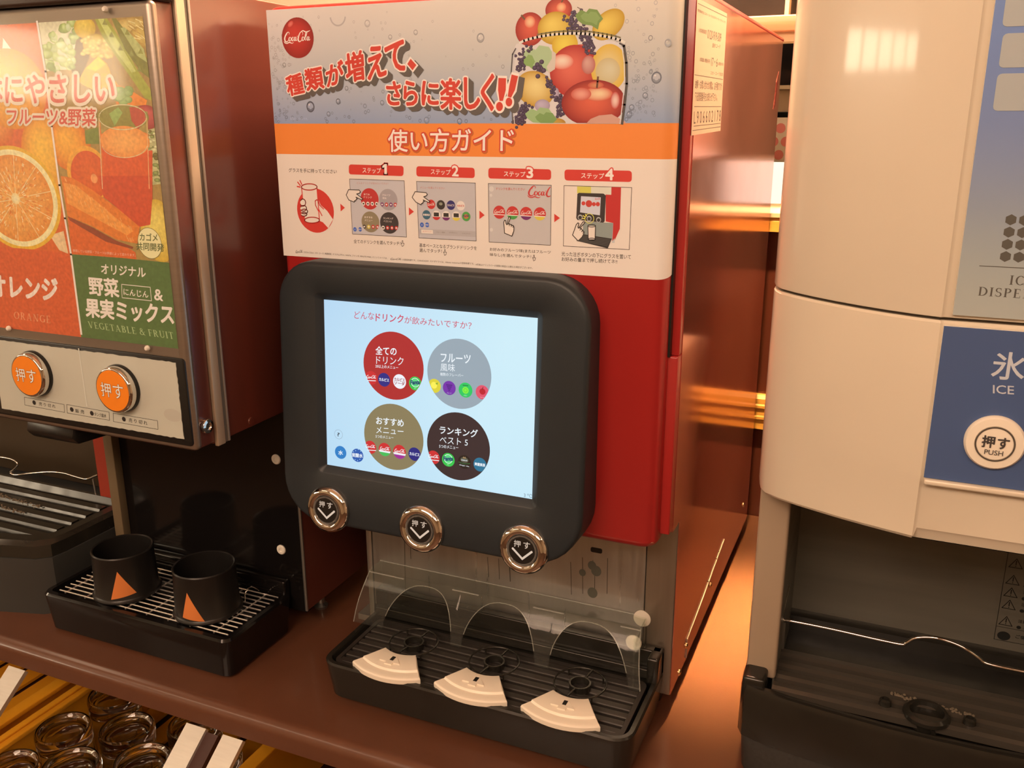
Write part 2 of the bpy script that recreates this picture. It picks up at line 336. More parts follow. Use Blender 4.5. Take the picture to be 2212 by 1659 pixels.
# serif capitals from stems, hairlines, bowls and serifs (unit height)
def _serif():
    T, H, S = 0.15, 0.055, 0.04
    def stem(x, y0=0, y1=1, w=T): return [(x, y0), (x + w, y0), (x + w, y1), (x, y1)]
    def sf(x, y, w=0.3): return [(x - w / 2, y), (x + w / 2, y), (x + w / 2, y + S), (x - w / 2, y + S)]
    def bar(x0, x1, y, h=H): return [(x0, y), (x1, y), (x1, y + h), (x0, y + h)]
    def dia(x0, y0, x1, y1, w): return [(x0 - w / 2, y0), (x0 + w / 2, y0), (x1 + w / 2, y1), (x1 - w / 2, y1)]
    def arc(cx, cy, rx, ry, a0, a1, t=T, h=H, n=14):
        out = []
        for i in range(n):
            A = math.radians(a0 + (a1 - a0) * i / n); B = math.radians(a0 + (a1 - a0) * (i + 1) / n)
            def q(a, inn): k = h + (t - h) * abs(math.cos(a)); return (cx + (rx - (k if inn else 0)) * math.cos(a), cy + (ry - (k if inn else 0)) * math.sin(a))
            out.append([q(A, 0), q(B, 0), q(B, 1), q(A, 1)])
        return out
    I = lambda x: [stem(x), sf(x + T / 2, 0), sf(x + T / 2, 1 - S)]
    D = {}
    D['I'] = (0.3, I(0.07))
    D['C'] = (0.7, arc(.38, .5, .38, .5, 50, 310) + [stem(.62, .72, .98, .04), stem(.62, .02, .25, .04)])
    D['G'] = (0.78, arc(.4, .5, .4, .5, 50, 315) + [stem(.6, .05, .42), sf(.67, .42), stem(.64, .75, .98, .04)])
    D['O'] = (0.82, arc(.41, .5, .41, .5, 0, 360, n=24))
    D['D'] = (0.78, I(.08) + arc(.3, .5, .46, .5, -90, 90) + [bar(.15, .32, 0), bar(.15, .32, 1 - H)])
    D['E'] = (0.62, I(.08) + [bar(.15, .56, 0), bar(.15, .54, 1 - H), bar(.2, .42, .49), stem(.54, 0, .24, .035), stem(.5, .78, 1, .035), stem(.4, .42, .6, .03)])
    D['F'] = (0.58, I(.08) + [bar(.15, .54, 1 - H), bar(.2, .42, .47), stem(.5, .76, 1, .035), stem(.4, .4, .6, .03)])
    D['P'] = (0.62, I(.08) + arc(.3, .74, .3, .26, -90, 90) + [bar(.15, .32, .48), bar(.15, .32, 1 - H)])
    D['B'] = (0.66, I(.08) + arc(.3, .76, .27, .24, -90, 90) + arc(.3, .27, .33, .27, -90, 90) + [bar(.15, .32, 0), bar(.15, .32, .5), bar(.15, .32, 1 - H)])
    D['R'] = (0.74, I(.08) + arc(.3, .74, .29, .26, -90, 90) + [bar(.15, .32, .48), bar(.15, .32, 1 - H), dia(.62, 0, .36, .5, T), sf(.64, 0, .24)])
    D['A'] = (0.82, [dia(.66, 0, .4, 1, T), dia(.12, 0, .38, 1, .06), bar(.2, .58, .3), sf(.12, 0, .26), sf(.67, 0, .3)])
    D['V'] = (0.82, [dia(.4, 0, .14, 1, T), dia(.44, 0, .7, 1, .06), sf(.14, 1 - S, .3), sf(.7, 1 - S, .26)])
    D['N'] = (0.84, [stem(.12, 0, 1, .06), stem(.66, 0, 1, .06), dia(.64, 0, .16, 1, T), sf(.15, 0, .28), sf(.69, 1 - S, .28), sf(.12, 1 - S, .26)])
    D['L'] = (0.62, I(.08) + [bar(.15, .56, 0), stem(.54, 0, .26, .035)])
    D['T'] = (0.68, [stem(.27), sf(.34, 0), bar(.02, .66, 1 - H), stem(.02, .76, 1, .035), stem(.63, .76, 1, .035)])
    D['U'] = (0.8, [stem(.1, .28, 1), stem(.64, .28, 1, .06), sf(.17, 1 - S), sf(.67, 1 - S, .26)] + arc(.4, .3, .3, .3, 180, 360, .1))
    D['S'] = (0.54, arc(.27, .74, .25, .26, 40, 270, .12) + arc(.27, .27, .27, .27, -140, 90, .12) + [stem(.45, .72, .96, .035), stem(.02, .04, .28, .035)])
    D['&'] = (0.84, arc(.33, .77, .2, .23, 0, 360, .1, n=18) + arc(.33, .28, .31, .28, 60, 360, .13, n=18) + [dia(.72, 0, .3, .72, .13), dia(.5, .12, .74, .5, .05), sf(.74, .48, .2), sf(.76, 0, .18)])
    D[' '] = (0.2, [])
    return D
SERIF = _serif()
# the flowing script logo, strokes in a 3.0 x 1.1 box
SCRIPT = [
    [(.62, .80, .03), (.66, .93, .05), (.55, 1.02, .06), (.38, .92, .08), (.20, .66, .12), (.12, .40, .14), (.20, .20, .12), (.38, .20, .08), (.56, .36, .03)],
    [(.50, .98, .03), (.40, .86, .05), (.36, .72, .03)],
    [(.02, .24, .03), (.10, .10, .07), (.32, .04, .09), (.60, .12, .10), (.80, .05, .08), (.96, .06, .05), (1.05, .16, .02)],
    [(.76, .56, .04), (.64, .54, .08), (.57, .38, .11), (.62, .25, .09), (.74, .28, .06), (.82, .42, .10), (.76, .56, .04)],
    [(1.06, .52, .05), (.99, .57, .05), (.90, .46, .09), (.88, .32, .11), (.95, .24, .08), (1.08, .36, .03)],
    [(1.30, .54, .04), (1.20, .56, .06), (1.12, .40, .11), (1.15, .27, .09), (1.24, .28, .06), (1.34, .46, .07), (1.33, .58, .03)],
    [(1.34, .56, .07), (1.29, .36, .10), (1.34, .26, .07), (1.44, .34, .03)],
    [(1.44, .62, .05), (1.50, .64, .05)],
    [(2.02, .70, .03), (2.08, .88, .05), (1.98, 1.02, .06), (1.80, .92, .08), (1.62, .62, .12), (1.54, .36, .14), (1.62, .18, .12), (1.80, .20, .08), (1.98, .38, .03)],
    [(1.86, .98, .03), (2.10, 1.10, .08), (2.40, .98, .10), (2.66, 1.02, .08), (2.86, 1.10, .03)],
    [(2.12, .56, .04), (2.02, .54, .08), (1.96, .38, .11), (2.00, .25, .09), (2.12, .28, .06), (2.20, .42, .10), (2.12, .56, .04)],
    [(2.26, .36, .03), (2.40, .62, .07), (2.52, .92, .06), (2.46, 1.00, .05), (2.38, .84, .09), (2.28, .46, .11), (2.30, .28, .08), (2.40, .30, .03)],
    [(2.66, .54, .04), (2.56, .56, .06), (2.48, .40, .11), (2.51, .27, .09), (2.60, .28, .06), (2.70, .46, .07), (2.69, .58, .03)],
    [(2.70, .56, .07), (2.65, .36, .10), (2.70, .26, .07), (2.82, .36, .03)]]
def logo(art, ll, lr, ul, col, lay): art.strokes(SCRIPT, ll, lr, ul, 2.9, 1.1, col, lay)

# ============================================================ THE ROOM
struct(box('floor', -3.2, 3.6, -3.6, 3.2, -0.95, -0.90, M_FLOOR))
struct(box('ceiling', -3.2, 3.6, -3.6, 3.2, 1.70, 1.75, M_CEIL))
struct(box('wall_left', -3.25, -3.2, -3.6, 3.2, -0.9, 1.7, M_WALL))
struct(box('wall_right', 3.6, 3.65, -3.6, 3.2, -0.9, 1.7, M_WALL))
struct(box('wall_front', -3.2, 3.6, -3.65, -3.6, -0.9, 1.7, M_WALL))
struct(box('wall_rear', -3.2, 3.6, 3.2, 3.25, -0.9, 1.7, M_WALL))
def window(n, x, y0, y1, z0, z1, cols):
    fr = struct(box('window_%d' % n, x, x + .04, y0 - .06, y1 + .06, z0 - .06, z1 + .06, M_DARKRED))
    w = (y1 - y0) / cols
    for i in range(cols): box('window_pane', x + .041, x + .046, y0 + i * w + .03, y0 + (i + 1) * w - .03, z0, z1, M_WIN, fr)
window(1, -3.2, -3.2, -0.9, 0.76, 1.06, 5)
for i, (x, y, w, d) in enumerate(((0.1, -2.2, 1.3, .35), (-1.6, -1.9, 1.1, .35), (1.9, -2.2, 1.0, .35), (-1.8, -.2, .35, 1.0), (2.6, -.4, .35, 1.0))):
    t = thing('ceiling_light', 'flush warm ceiling light ' + ('straight in front of the drink dispensers', 'in front, towards the bright windows', 'in front, towards the right wall', 'nearest the window wall, set lengthwise', 'nearest the right wall, set lengthwise')[i], 'lamp', (x, y, 1.70), 'ceiling lights of the dining room')
    box('lamp_frame', x - w / 2 - .03, x + w / 2 + .03, y - d / 2 - .03, y + d / 2 + .03, 1.67, 1.70, M_WHITEP, t); box('lamp_diffuser', x - w / 2, x + w / 2, y - d / 2, y + d / 2, 1.655, 1.672, M_LAMP, t, .004)

# counter: slab with a rolled front edge
def counter():
    prof = [(.65, 0), (-.118, 0)]
    for i in range(1, 9):
        a = PI / 2 * i / 8; prof.append((-.118 - .014 * math.sin(a), -.014 + .014 * math.cos(a)))
    prof += [(-.132, -.030), (-.128, -.034), (.65, -.034)]
    return prism('counter', prof, 'x', -1.6, 1.9, M_COUNTER)
struct(counter())
# wall behind the counter
struct(box('wall_back', -3.2, 3.6, .652, .70, -.9, .485, M_SPLASH))
def rail(name, x0, x1, z0, z1, dep, m, grooves):
    prof = [(.652, z0), (.652 - dep, z0)]
    n = len(grooves); prev = z0
    for g in grooves: prof += [(.652 - dep, g - .004), (.652 - dep - .003, g - .002), (.652 - dep - .003, g + .002), (.652 - dep, g + .004)]
    prof += [(.652 - dep, z1 - .006), (.652 - dep + .005, z1), (.652, z1)]
    return struct(prism(name, prof, 'x', x0, x1, m))
rail('trim_1', -.6, 1.9, .160, .2175, .014, M_WOOD, [.180, .199])
rail('trim_2', -1.0, 1.9, .485, .507, .03, M_WOOD, [])
struct(box('trim_3', -1.0, 1.9, .62, .80, .507, .513, M_WOODL))
struct(box('trim_4', -3.2, 3.6, .66, .72, .775, .80, M_WOODD, None, .003))
struct(box('trim_5', -3.2, 3.6, .67, .71, .763, .775, M_WOODL))
struct(box('wall_upper_left', -3.2, .25, .66, .70, .485, 1.70, M_WALL))
M_DARKGL = mat('dark_glass', (.03, .024, .02), .08, spec=.8, noise=.5, nscale=9)
up = struct(box('window_2', .25, 3.6, .69, .695, .80, 1.25, M_DARKGL)); box('window_frame', .25, 3.6, .665, .705, 1.25, 1.30, M_WOOD, up)
for x in (.43, .485, .9): box('window_bar', x, x + .006, .668, .70, .80, 1.25, M_WOODL, up)
# behind the pass-through
sg = thing('light_box', 'bright white lit box behind the wooden ledge between the two dispensers', 'light box', (.42, 1.0, .46))
M_LB = mat('lit_white_panel', (1.0, .95, .80), emit=1.0)
box('box_frame', .15, .60, 1.0, 1.06, .45, .585, M_WHITEP, sg, .004); box('lit_panel', .16, .59, .992, 1.001, .46, .575, M_LB, sg)
pd = thing('dotted_card', 'white card with pink dots standing behind the ledge', 'card', (.42, .98, .59))
box('card_sheet', .30, .46, .975, .98, .575, .655, M_WHITEP, pd)
mp = mat('pink_print', (.75, .25, .25), .5); 
for j in range(3):
    for i in range(7): lathe('pink_dot', [(.009, 0), (.009, .0008)], mp, pd, (.31 + i * .022 + (j % 2) * .011, .9745, .588 + j * .024), (0, -1, 0), 14)
gc = thing('grey_box', 'pale grey box on top of the dotted card behind the ledge', 'box', (.40, 1.02, .67)); box('box_body', .28, .47, .985, 1.07, .665, .705, M_JAMB, gc, .004); box('box_lid', .276, .474, .981, 1.074, .705, .712, M_WHITEP, gc, .002)
ap = thing('espresso_machine', 'dark shiny appliance with bright highlights behind the ledge', 'appliance', (.40, 1.02, .5))
box('appliance_body', .22, .50, 1.09, 1.32, .5, .95, M_BLACKG, ap, .02); tube('chrome_pipe', smooth_path([(.42, 1.07, .72), (.415, 1.04, .77), (.43, 1.05, .83), (.425, 1.08, .9)], 5), .006, M_CHROME, ap); tube('chrome_pipe', smooth_path([(.45, 1.07, .72), (.455, 1.03, .76), (.44, 1.05, .82)], 5), .005, M_CHROME, ap)
struct(box('trim_6', -.2, 1.9, .96, 1.35, .42, .45, M_WOODL))

# ============================================================ DRINK DISPENSER (red, touch screen)
DD = thing('drink_dispenser', 'red soft drink dispenser with touch screen and instruction poster', 'drink dispenser', (.22, .3, 0))
BX = .433; R0 = .014
# red front cover, rounded vertical edges
outl = rrect(0, BX, 0, .030, [.002, .002, .008, R0], 6)
# bottom corners are rounded too: build by lofting with a small inset at the bottom
def inset(pts, d, c): 
    out = []
    for p in pts:
        dx, dy = c[0] - p[0], c[1] - p[1]; out.append((p[0] + (d if dx > 0 else -d), min(p[1] + d, .028)))
    return out
loops = []
for z, d in ((.228, .010), (.2292, .006), (.232, .003), (.238, 0), (.757, 0), (.7605, .003), (.762, .006)):
    loops.append([(p[0], p[1], z) for p in inset(outl, d, (BX / 2, .02))])
loft('front_cover', loops, M_RED, DD, True, True)
box('cover_seam', .004, .4350, .012, .0345, .43, .758, M_BLACK, DD)
box('red_side_frame', .0, .4424, .0150, .036, .243, .43, M_RED, DD, .0015); box('red_side_frame', .0, .4424, .0195, .036, .4302, .7600, M_RED, DD, .0012)
# cabinet
prism('cabinet_side', [(.030, .240), (.060, .240), (.060, .026), (.58, .026), (.58, .756), (.030, .756)], 'x', .431, .4430, M_REDSIDE, DD)
prism('cabinet_side', [(.030, .240), (.58, .240), (.58, .756), (.030, .756)], 'x', .0, .012, M_REDSIDE, DD); prism('cabinet_side', [(.064, .026), (.58, .026), (.58, .24), (.064, .24)], 'x', .050, .056, M_STEEL, DD)
box('top_panel', .0, .4436, .028, .585, .756, .7605, M_RED, DD, .0015)
box('back_panel', .01, .432, .572, .58, .03, .756, M_STEEL, DD)
box('bottom_panel', .03, .431, .062, .58, .026, .034, M_STEEL, DD)
box('head_floor', .012, .431, .014, .075, .236, .242, M_STEEL, DD)
box('lower_front_plate', .058, .4085, .060, .066, .055, .242, M_STEEL, DD, .001)
box('lower_side_column', .0093 + .4, .4425, .0585, .068, .026, .242, mat('brushed_stainless_dark', (.30, .25, .20), .38, metal=.8, noise=.12, nscale=6, stretch=(30, 30, 1)), DD, .0015)
box('lower_side_column', .050, .0575, .0585, .068, .026, .242, M_STEEL, DD, .001)
for z, zz in ((.185, .189),): prism('plate_slot', rrect(.345, .3585, z, z + .006, .002, 3), 'y', .0596, .0602, M_BLACK, DD)
# drip streaks on the plate
PB = Plane((0, .0598, 0), (1, 0, 0), (0, 0, 1), (0, -1, 0)); A = Art(PB)
cB = Crop(PB, 1080, 1000, 5.53); sc = pc(70, 58, 42)
for pts in ([(110, 1190), (122, 1415)], [(845, 1185), (853, 1570)], [(985, 1130), (990, 1560)], [(1110, 1165), (1133, 1330), (1130, 1520)], [(1285, 1140), (1280, 1560)]): A.line([cB(*p) for p in pts], .0007, sc, 1)
for p, r in (((1100, 1225), .005), ((1150, 1290), .006), ((1105, 1550), .006), ((985, 1310), .004)): A.ell(cB(*p), r, r * 1.1, pc(92, 80, 60), 1, n=16)
cC = Crop(PB, 600, 960, 3.16); A.line([cC(865, 660), cC(872, 1050)], .0006, sc, 1); A.line([cC(905, 700), cC(908, 780)], .0006, sc, 1)
for a, b in (((1432, 770), (1440, 905)), ((1508, 780), (1513, 920)), ((1583, 795), (1588, 935))): A.line([cC(*a), cC(*b)], .0006, sc, 1)
A.build('water_mark', DD, M_PRINT)['kind'] = 'stuff'
# side details
for (y, z) in ((.1021, .0300), (.1349, .0465), (.2743, .057), (.526, .0702)): lathe('side_screw', [(.0042, 0), (.0040, .0012), (.0022, .0024), (.0001, .0028)], M_BRASS, DD, (.443, y, z), (1, 0, 0), 16)
tube('side_bracket', [(.4436, .1349, .030), (.4436, .1349, .055), (.4436, .20, .062), (.4436, .36, .085)], .0009, M_STEEL, DD, 6)
prism('finger_grip', [(.530, .664), (.541, .690), (.541, .700), (.556, .715), (.552, .690), (.545, .668)], 'x', .4430, .4436, mat('grip_recess', (.10, .015, .012), .5, spec=.2), DD)
for (x, y) in ((.415, .085), (.415, .30), (.415, .53), (.08, .085), (.08, .53)): lathe('foot', [(.012, 0), (.013, .003), (.011, .010), (.011, .027)], M_BLACK, DD, (x, y, 0), n=18)
# --- side sticker
SP = Plane((.4432, 0, 0), (0, 1, 0), (0, 0, 1), (1, 0, 0)); cS = Crop(SP, 1450, 0, 4.147); A = Art(SP)
dk = pc(70, 58, 45); A.poly([cS(178, 1215), cS(440, 1172), cS(500, 122), cS(232, -20)], pc(225, 180, 135), 1)
for a, b in (((238, 30), (497, 155)), ((208, 670), (462, 712)), ((205, 955), (446, 955)), ((190, 1170), (440, 1135)), ((200, 1130), (440, 1105))): A.line([cS(*a), cS(*b)], .0006, dk, 2)
def st(t, ll, lr, ul, c=None): A.text(t, cS(*ll), cS(*lr), cS(*ul), c or dk, 2, .006)
st('製造販売元 コカ・コーラカスタマーマーケティング', (238, 105), (485, 212), (236, 78)); st('お客様相談室', (246, 290), (315, 308), (248, 250)); st('0120-919-509', (322, 345), (444, 378), (326, 262))
st('受付 コード', (366, 425), (436, 438), (370, 385)); st('お取扱い開始年月', (255, 550), (345, 568), (256, 512)); st('17・6', (355, 592), (412, 600), (358, 515)); st('お問合せ先', (418, 585), (465, 590), (420, 555))
st('コカ・コーラ支店', (350, 668), (460, 682), (352, 636)); st('故障・お問い合わせの際は、お手数ですが', (212, 795), (452, 812), (216, 712)); st('下記管理番号をお知らせ下さい。', (210, 905), (410, 908), (212, 822)); st('L 9 0 6 6 0 2 1 7 8', (200, 1110), (440, 1085), (204, 998))
A.build('service_sticker', DD, M_PRINT)

# --- poster wrapped over the front cover
PO = Plane((0, -.0004, 0), (1, 0, 0), (0, 0, 1), (0, -1, 0))
def wrap(u, z, h=0):
    if u <= BX - R0: return (u, -.0004 - h, z)
    a = min((u - (BX - R0)) / R0, 1.42); return (BX - R0 + (R0 + .0004 + h) * math.sin(a), R0 - (R0 + .0004 + h) * math.cos(a), z)
Z = [.7585, .6462, .6150, .506]
us = [.0004, .03, .06, .1, .15, .2, .25, .3, .35, .4, BX - R0] + [BX - R0 + R0 * 1.42 * i / 8 for i in range(1, 9)]
def lerp(a, b, t): return tuple(x * (1 - t) + y * t for x, y in zip(a, b))
V, F, C = [], [], []
def strip(rows):
    b = len(V); n = len(us)
    for z, f in rows:
        for u in us: V.append(wrap(u, z)); C.append(f(u / BX))
    for r in range(len(rows) - 1):
        for i in range(n - 1): k = b + r * n + i; F.append([k, k + 1, k + n + 1, k + n])
tl, tr = pt(220, 186, 162), pt(224, 184, 150); ml, mr = pt(190, 168, 152), pt(192, 165, 142); bl, br = pt(142, 138, 148), pt(142, 138, 146)
rows = []
for i in range(13):
    t = i / 12; z = Z[0] + (Z[1] - Z[0]) * t
    if t < .5: f = (lambda t: lambda x: lerp(lerp(tl, ml, t * 2), lerp(tr, mr, t * 2), x))(t)
    else: f = (lambda t: lambda x: lerp(lerp(ml, bl, t * 2 - 1), lerp(mr, br, t * 2 - 1), x))(t)
    rows.append((z, f))
strip(rows)
ora = pt(234, 118, 45); strip([(Z[1], lambda x: ora), (Z[2], lambda x: ora)])
wh = pt(231, 190, 160); strip([(Z[2], lambda x: wh), (Z[3] + .004, lambda x: wh)])
# lower edge with a rounded right corner
b = len(V); n = len(us)
for u in us: V.append(wrap(u, Z[3] + .004)); C.append(wh)
for u in us: V.append(wrap(u, Z[3] + (max(0, (u - (BX - R0)) / (R0 * 1.42)) ** 2.5) * .004)); C.append(wh)
for i in range(n - 1): F.append([b + i, b + i + 1, b + n + i + 1, b + n + i])
me = new_mesh('poster', V, F); at = me.color_attributes.new('Col', 'FLOAT_COLOR', 'POINT')
for i, c in enumerate(C): at.data[i].color = (*c, 1)
for p in me.polygons: p.use_smooth = True
POSTER = link('poster', me, M_PRINT, DD)
c1 = Crop(PO, 560, 0, 4.424); c2 = Crop(PO, 1000, 0, 4.424); c3 = Crop(PO, 580, 320, 4.424); c4 = Crop(PO, 1000, 320, 4.424)
red = pc(216, 62, 44); RED2 = pc(218, 58, 44); ink = pc(62, 50, 40); cream = pc(250, 216, 188); shadow = pc(100, 84, 70); white = pc(250, 220, 190)
# bubbles
A = Art(PO); random.seed(3)
def bub(u, z, r, dark):
    t = (Z[0] - z) / (Z[0] - Z[1]); base = lerp(lerp(tl, ml, min(1, t * 2)), bl, max(0, t * 2 - 1)); c = lerp(base, pc(60, 55, 60), dark)
    A.ring((u, z), r * .72, r, c, 1, 16, .9); 
    if r > .0022: A.ring((u, z), r * .45, r * .78, lerp(c, base, .3), 1.3, 10, .9, math.radians(200), math.radians(340)); A.ell((u - r * .25, z + r * .35), r * .2, r * .16, lerp(base, (.9, .9, .9), .5), 1.4, n=8)
for _ in range(330):
    q = random.random()
    if q < .30: u = abs(random.gauss(.01, .012)) + .002
    elif q < .72: u = BX - .018 - abs(random.gauss(0, .024))
    else: u = random.uniform(.03, .27)
    z = Z[1] + .002 + (Z[0] - Z[1] - .01) * random.random() ** 1.5
    if u > BX - R0 - .002: continue
    bub(u, z, random.choice((.0007, .0009, .0012, .0014, .0018)), .25 + .4 * random.random() * (1 - (z - Z[1]) / (Z[0] - Z[1])) + .1)
for c, x, y, r, d in ((c1, 490, 1020, .0056, .85), (c1, 755, 970, .003, .8), (c1, 835, 845, .0024, .6), (c1, 663, 1090, .0026, .6), (c1, 1175, 983, .0026, .6), (c1, 1010, 1013, .0022, .6), (c1, 2115, 362, .0044, .55), (c1, 1033, 225, .0036, .35), (c1, 1495, 310, .0026, .5), (c1, 1252, 355, .0024, .5), (c1, 240, 622, .0024, .6), (c1, 1600, 1150, .0034, .4), (c1, 1915, 1160, .003, .6), (c2, 1850, 742, .0052, .7), (c2, 1590, 1095, .003, .6), (c2, 1613, 1028, .0028, .6), (c2, 1742, 913, .0028, .6), (c2, 1793, 362, .0022, .7), (c2, 1960, 410, .0034, .4)): bub(*c(x, y), r, d)
p = c1(750, 155); A.ring(p, .008, .0095, pc(188, 168, 150), 1, 16, 1, math.radians(185), math.radians(355)); A.build('bubble_print', POSTER, M_PRINT)['kind'] = 'stuff'
# round logo
A = Art(PO); cc = c1(368, 362); rr = c1(368, 165)[1] - cc[1]
A.ell(cc, rr, rr, pc(206, 52, 40), 3, edge=pc(150, 34, 28), hl=(-.2, .3)); A.ell(c1(300, 230), .004, .0025, pc(225, 110, 90), 3.5, rot=.6, n=16, edge=pc(204, 56, 42))
logo(A, c1(238, 420), c1(500, 412), c1(228, 300), cream, 5); A.build('round_logo', POSTER, M_PRINT)
# headline
A = Art(PO)
H1 = [('種', (285, 920), (437, 885), (250, 735)), ('類', (462, 872), (626, 838), (432, 670)), ('が', (652, 832), (812, 778), (638, 628)), ('増', (842, 792), (1010, 756), (820, 520)), ('え', (1045, 765), (1215, 715), (1030, 468)), ('て', (1240, 712), (1415, 660), (1200, 440)),
      ('さ', (1228, 1002), (1358, 1002), (1218, 782)), ('ら', (1390, 1006), (1515, 1004), (1380, 778)), ('に', (1558, 1000), (1712, 1010), (1562, 778)), ('楽', (1740, 1040), (1930, 1045), (1735, 752)), ('し', (1968, 1038), (2110, 1038), (1962, 745))]
dsh = (c1(42, 40)[0] - c1(0, 0)[0], c1(42, 40)[1] - c1(0, 0)[1])
ku = [c2(175, 1058), c2(292, 1056), c2(185, 712)]
for k, ch in enumerate(H1 + [('く', None, None, None)]):
    q = ku if ch[1] is None else [c1(*v) for v in ch[1:]]
    f = .35; 
    for kk in range(3): A.text(ch[0], *q, shadow, 8 + .3 * kk, .08, (dsh[0] * f * (kk + 1), dsh[1] * f * (kk + 1)))
    A.text(ch[0], *q, cream, 9.2 + k * .04, .088); A.text(ch[0], *q, red, 11, .034)
def blobpoly(cr, P, grow, col, lay, sh=(0, 0)):
    Q = [cr(*p) for p in P]; cx = sum(p[0] for p in Q) / len(Q); cy = sum(p[1] for p in Q) / len(Q); R = []
    for p in Q:
        dx, dy = p[0] - cx, p[1] - cy; d = math.hypot(dx, dy) or 1; R.append((p[0] + dx / d * grow + sh[0], p[1] + dy / d * grow + sh[1]))
    A.poly(R, col, lay)
comma = [(1450, 562), (1505, 622), (1468, 672), (1418, 612)]; e1 = [(342, 745), (415, 748), (412, 860), (385, 965), (352, 965), (338, 860)]; e2 = [(468, 712), (530, 728), (500, 860), (462, 935), (430, 922), (446, 820)]
for cr, P in ((c1, comma), (c2, e1), (c2, e2)): blobpoly(cr, P, .003, shadow, 8.2, dsh); blobpoly(cr, P, .0022, cream, 10); blobpoly(cr, P, 0, red, 11)
for p, r in (((352, 1018), .0042), ((442, 975), .0040)):
    q = c2(*p); A.ell((q[0] + dsh[0], q[1] + dsh[1]), r * .85 + .0018, r + .0018, shadow, 8.2, n=24); A.ell(q, r * .85 + .0020, r + .0020, cream, 10, n=24); A.ell(q, r * .85, r, red, 11, n=24)
A.text('画像はイメージです。', c1(298, 1145), c1(465, 1150), c1(298, 1120), pc(190, 185, 195), 1.5)
A.build('headline_lettering', POSTER, M_PRINT)
# title on the orange band
A = Art(PO); q = (c1(1235, 1450), c2(482, 1450), c1(1232, 1238))
for kk, (o_, cl) in enumerate(((.10, pc(205, 95, 38)), (.07, pc(214, 66, 42)), (.055, pc(214, 66, 42)))): A.text('使い方ガイド', *q, cl, 1 + kk * .4, o_, (0.001, -.001) if kk == 0 else (0, 0))
A.text('使い方ガイド', *q, cream, 4, .012); A.build('guide_title', POSTER, M_PRINT)
# steps
def banner(cr, quad, t, tq, num, nq, w=.0032):
    A = Art(PO); a, b_, c_, d = [cr(*p) for p in quad]; P = []
    for (p, q1, q2) in ((a, d, b_), (b_, a, c_), (c_, b_, d), (d, c_, a)):
        def tow(s, e, k): 
            L = math.hypot(e[0] - s[0], e[1] - s[1]); return (s[0] + (e[0] - s[0]) * k / L, s[1] + (e[1] - s[1]) * k / L)
        s_, e_ = tow(p, q1, w), tow(p, q2, w)
        for i in range(5):
            u = i / 4; P.append(tuple((1 - u) ** 2 * s_[j] + 2 * u * (1 - u) * p[j] + u * u * e_[j] for j in (0, 1)))
    A.poly(P, RED2, 1); A.text(t, *[cr(*v) for v in tq], cream, 3, .012)
    if num == '1':
        one = [cr(x_, y_) for x_, y_ in ((1108, 248), (1108, 182), (1091, 190), (1088, 172), (1112, 152), (1132, 152), (1133, 248))]
        A.line(one, .0030, RED2, 2, True); A.poly(one, RED2, 2.6); A.poly(one, cream, 4)
    else: A.text(num, *[cr(*v) for v in nq], RED2, 2, .10); A.text(num, *[cr(*v) for v in nq], cream, 4, .03)
    A.build('step_banner', POSTER, M_PRINT)
banner(c3, [(768, 155), (1292, 170), (1290, 268), (768, 250)], 'ステップ', [(900, 236), (1075, 243), (900, 184)], '1', [(1094, 247), (1136, 249), (1090, 150)])
banner(c3, [(1413, 172), (1970, 188), (1972, 287), (1413, 270)], 'ステップ', [(1552, 250), (1740, 258), (1552, 198)], '2', [(1757, 265), (1815, 268), (1757, 168)])
banner(c4, [(243, 187), (843, 203), (843, 304), (243, 290)], 'ステップ', [(392, 270), (597, 278), (392, 218)], '3', [(612, 283), (670, 286), (610, 183)])
banner(c4, [(970, 204), (1615, 216), (1614, 324), (972, 309)], 'ステップ', [(1130, 288), (1350, 295), (1130, 234)], '4', [(1364, 302), (1437, 304), (1364, 197)])
A = Art(PO)
def cap(cr, t, ll, lr, ul, c=None, w=.008): A.text(t, cr(*ll), cr(*lr), cr(*ul), c or ink, 1, w)
cap(c3, 'グラスを手に持ってください', (193, 229), (652, 244), (193, 190)); cap(c3, '全てのドリンクを選んでタッチ！', (815, 908), (1262, 929), (815, 872))
cap(c3, '基本ベースとなるブランドドリンクを', (1442, 946), (1990, 976), (1442, 908)); cap(c3, '選んでタッチ！', (1443, 993), (1658, 1003), (1443, 958))
cap(c4, 'お好みのフルーツ味(またはフルーツ', (257, 986), (838, 1016), (257, 950)); cap(c4, '味なし)を選んでタッチ！', (257, 1036), (652, 1058), (257, 1001))
cap(c4, '光った注ぎボタンの下にグラスを置いて', (943, 1030), (1605, 1062), (943, 988)); cap(c4, 'お好みの量まで押し続けてネ!!', (943, 1079), (1475, 1105), (943, 1040))
cap(c3, 'COCA-COLA, コカ･コーラ, 爽健美茶, そうけんびちゃ, FANTA, ファンタ, MINUTE MAID, ミニッツメイドは、', (335, 1003), (1135, 1062), (336, 984), w=.004)
cap(c3, 'の登録商標です。CANADADRY, カナダドライは、Atlantic Industriesの登録商標です。', (1280, 1075), (1965, 1115), (1281, 1056), w=.004)
cap(c4, '※写真はドリンクバーの実際の商品とは異なる場合がございます。', (122, 1122), (665, 1156), (122, 1102), w=.004)
logo(A, c3(258, 1003), c3(328, 1005), c3(258, 972), ink, 1); logo(A, c3(1165, 1068), c3(1275, 1074), c3(1165, 1046), ink, 1)
for cr, t in ((c3, ((687, 530), (730, 570), (690, 605))), (c3, ((1342, 567), (1390, 607), (1343, 643))), (c4, ((158, 597), (208, 640), (158, 678))), (c4, ((873, 627), (927, 668), (873, 708)))): A.poly([cr(*p) for p in t], RED2, 1)
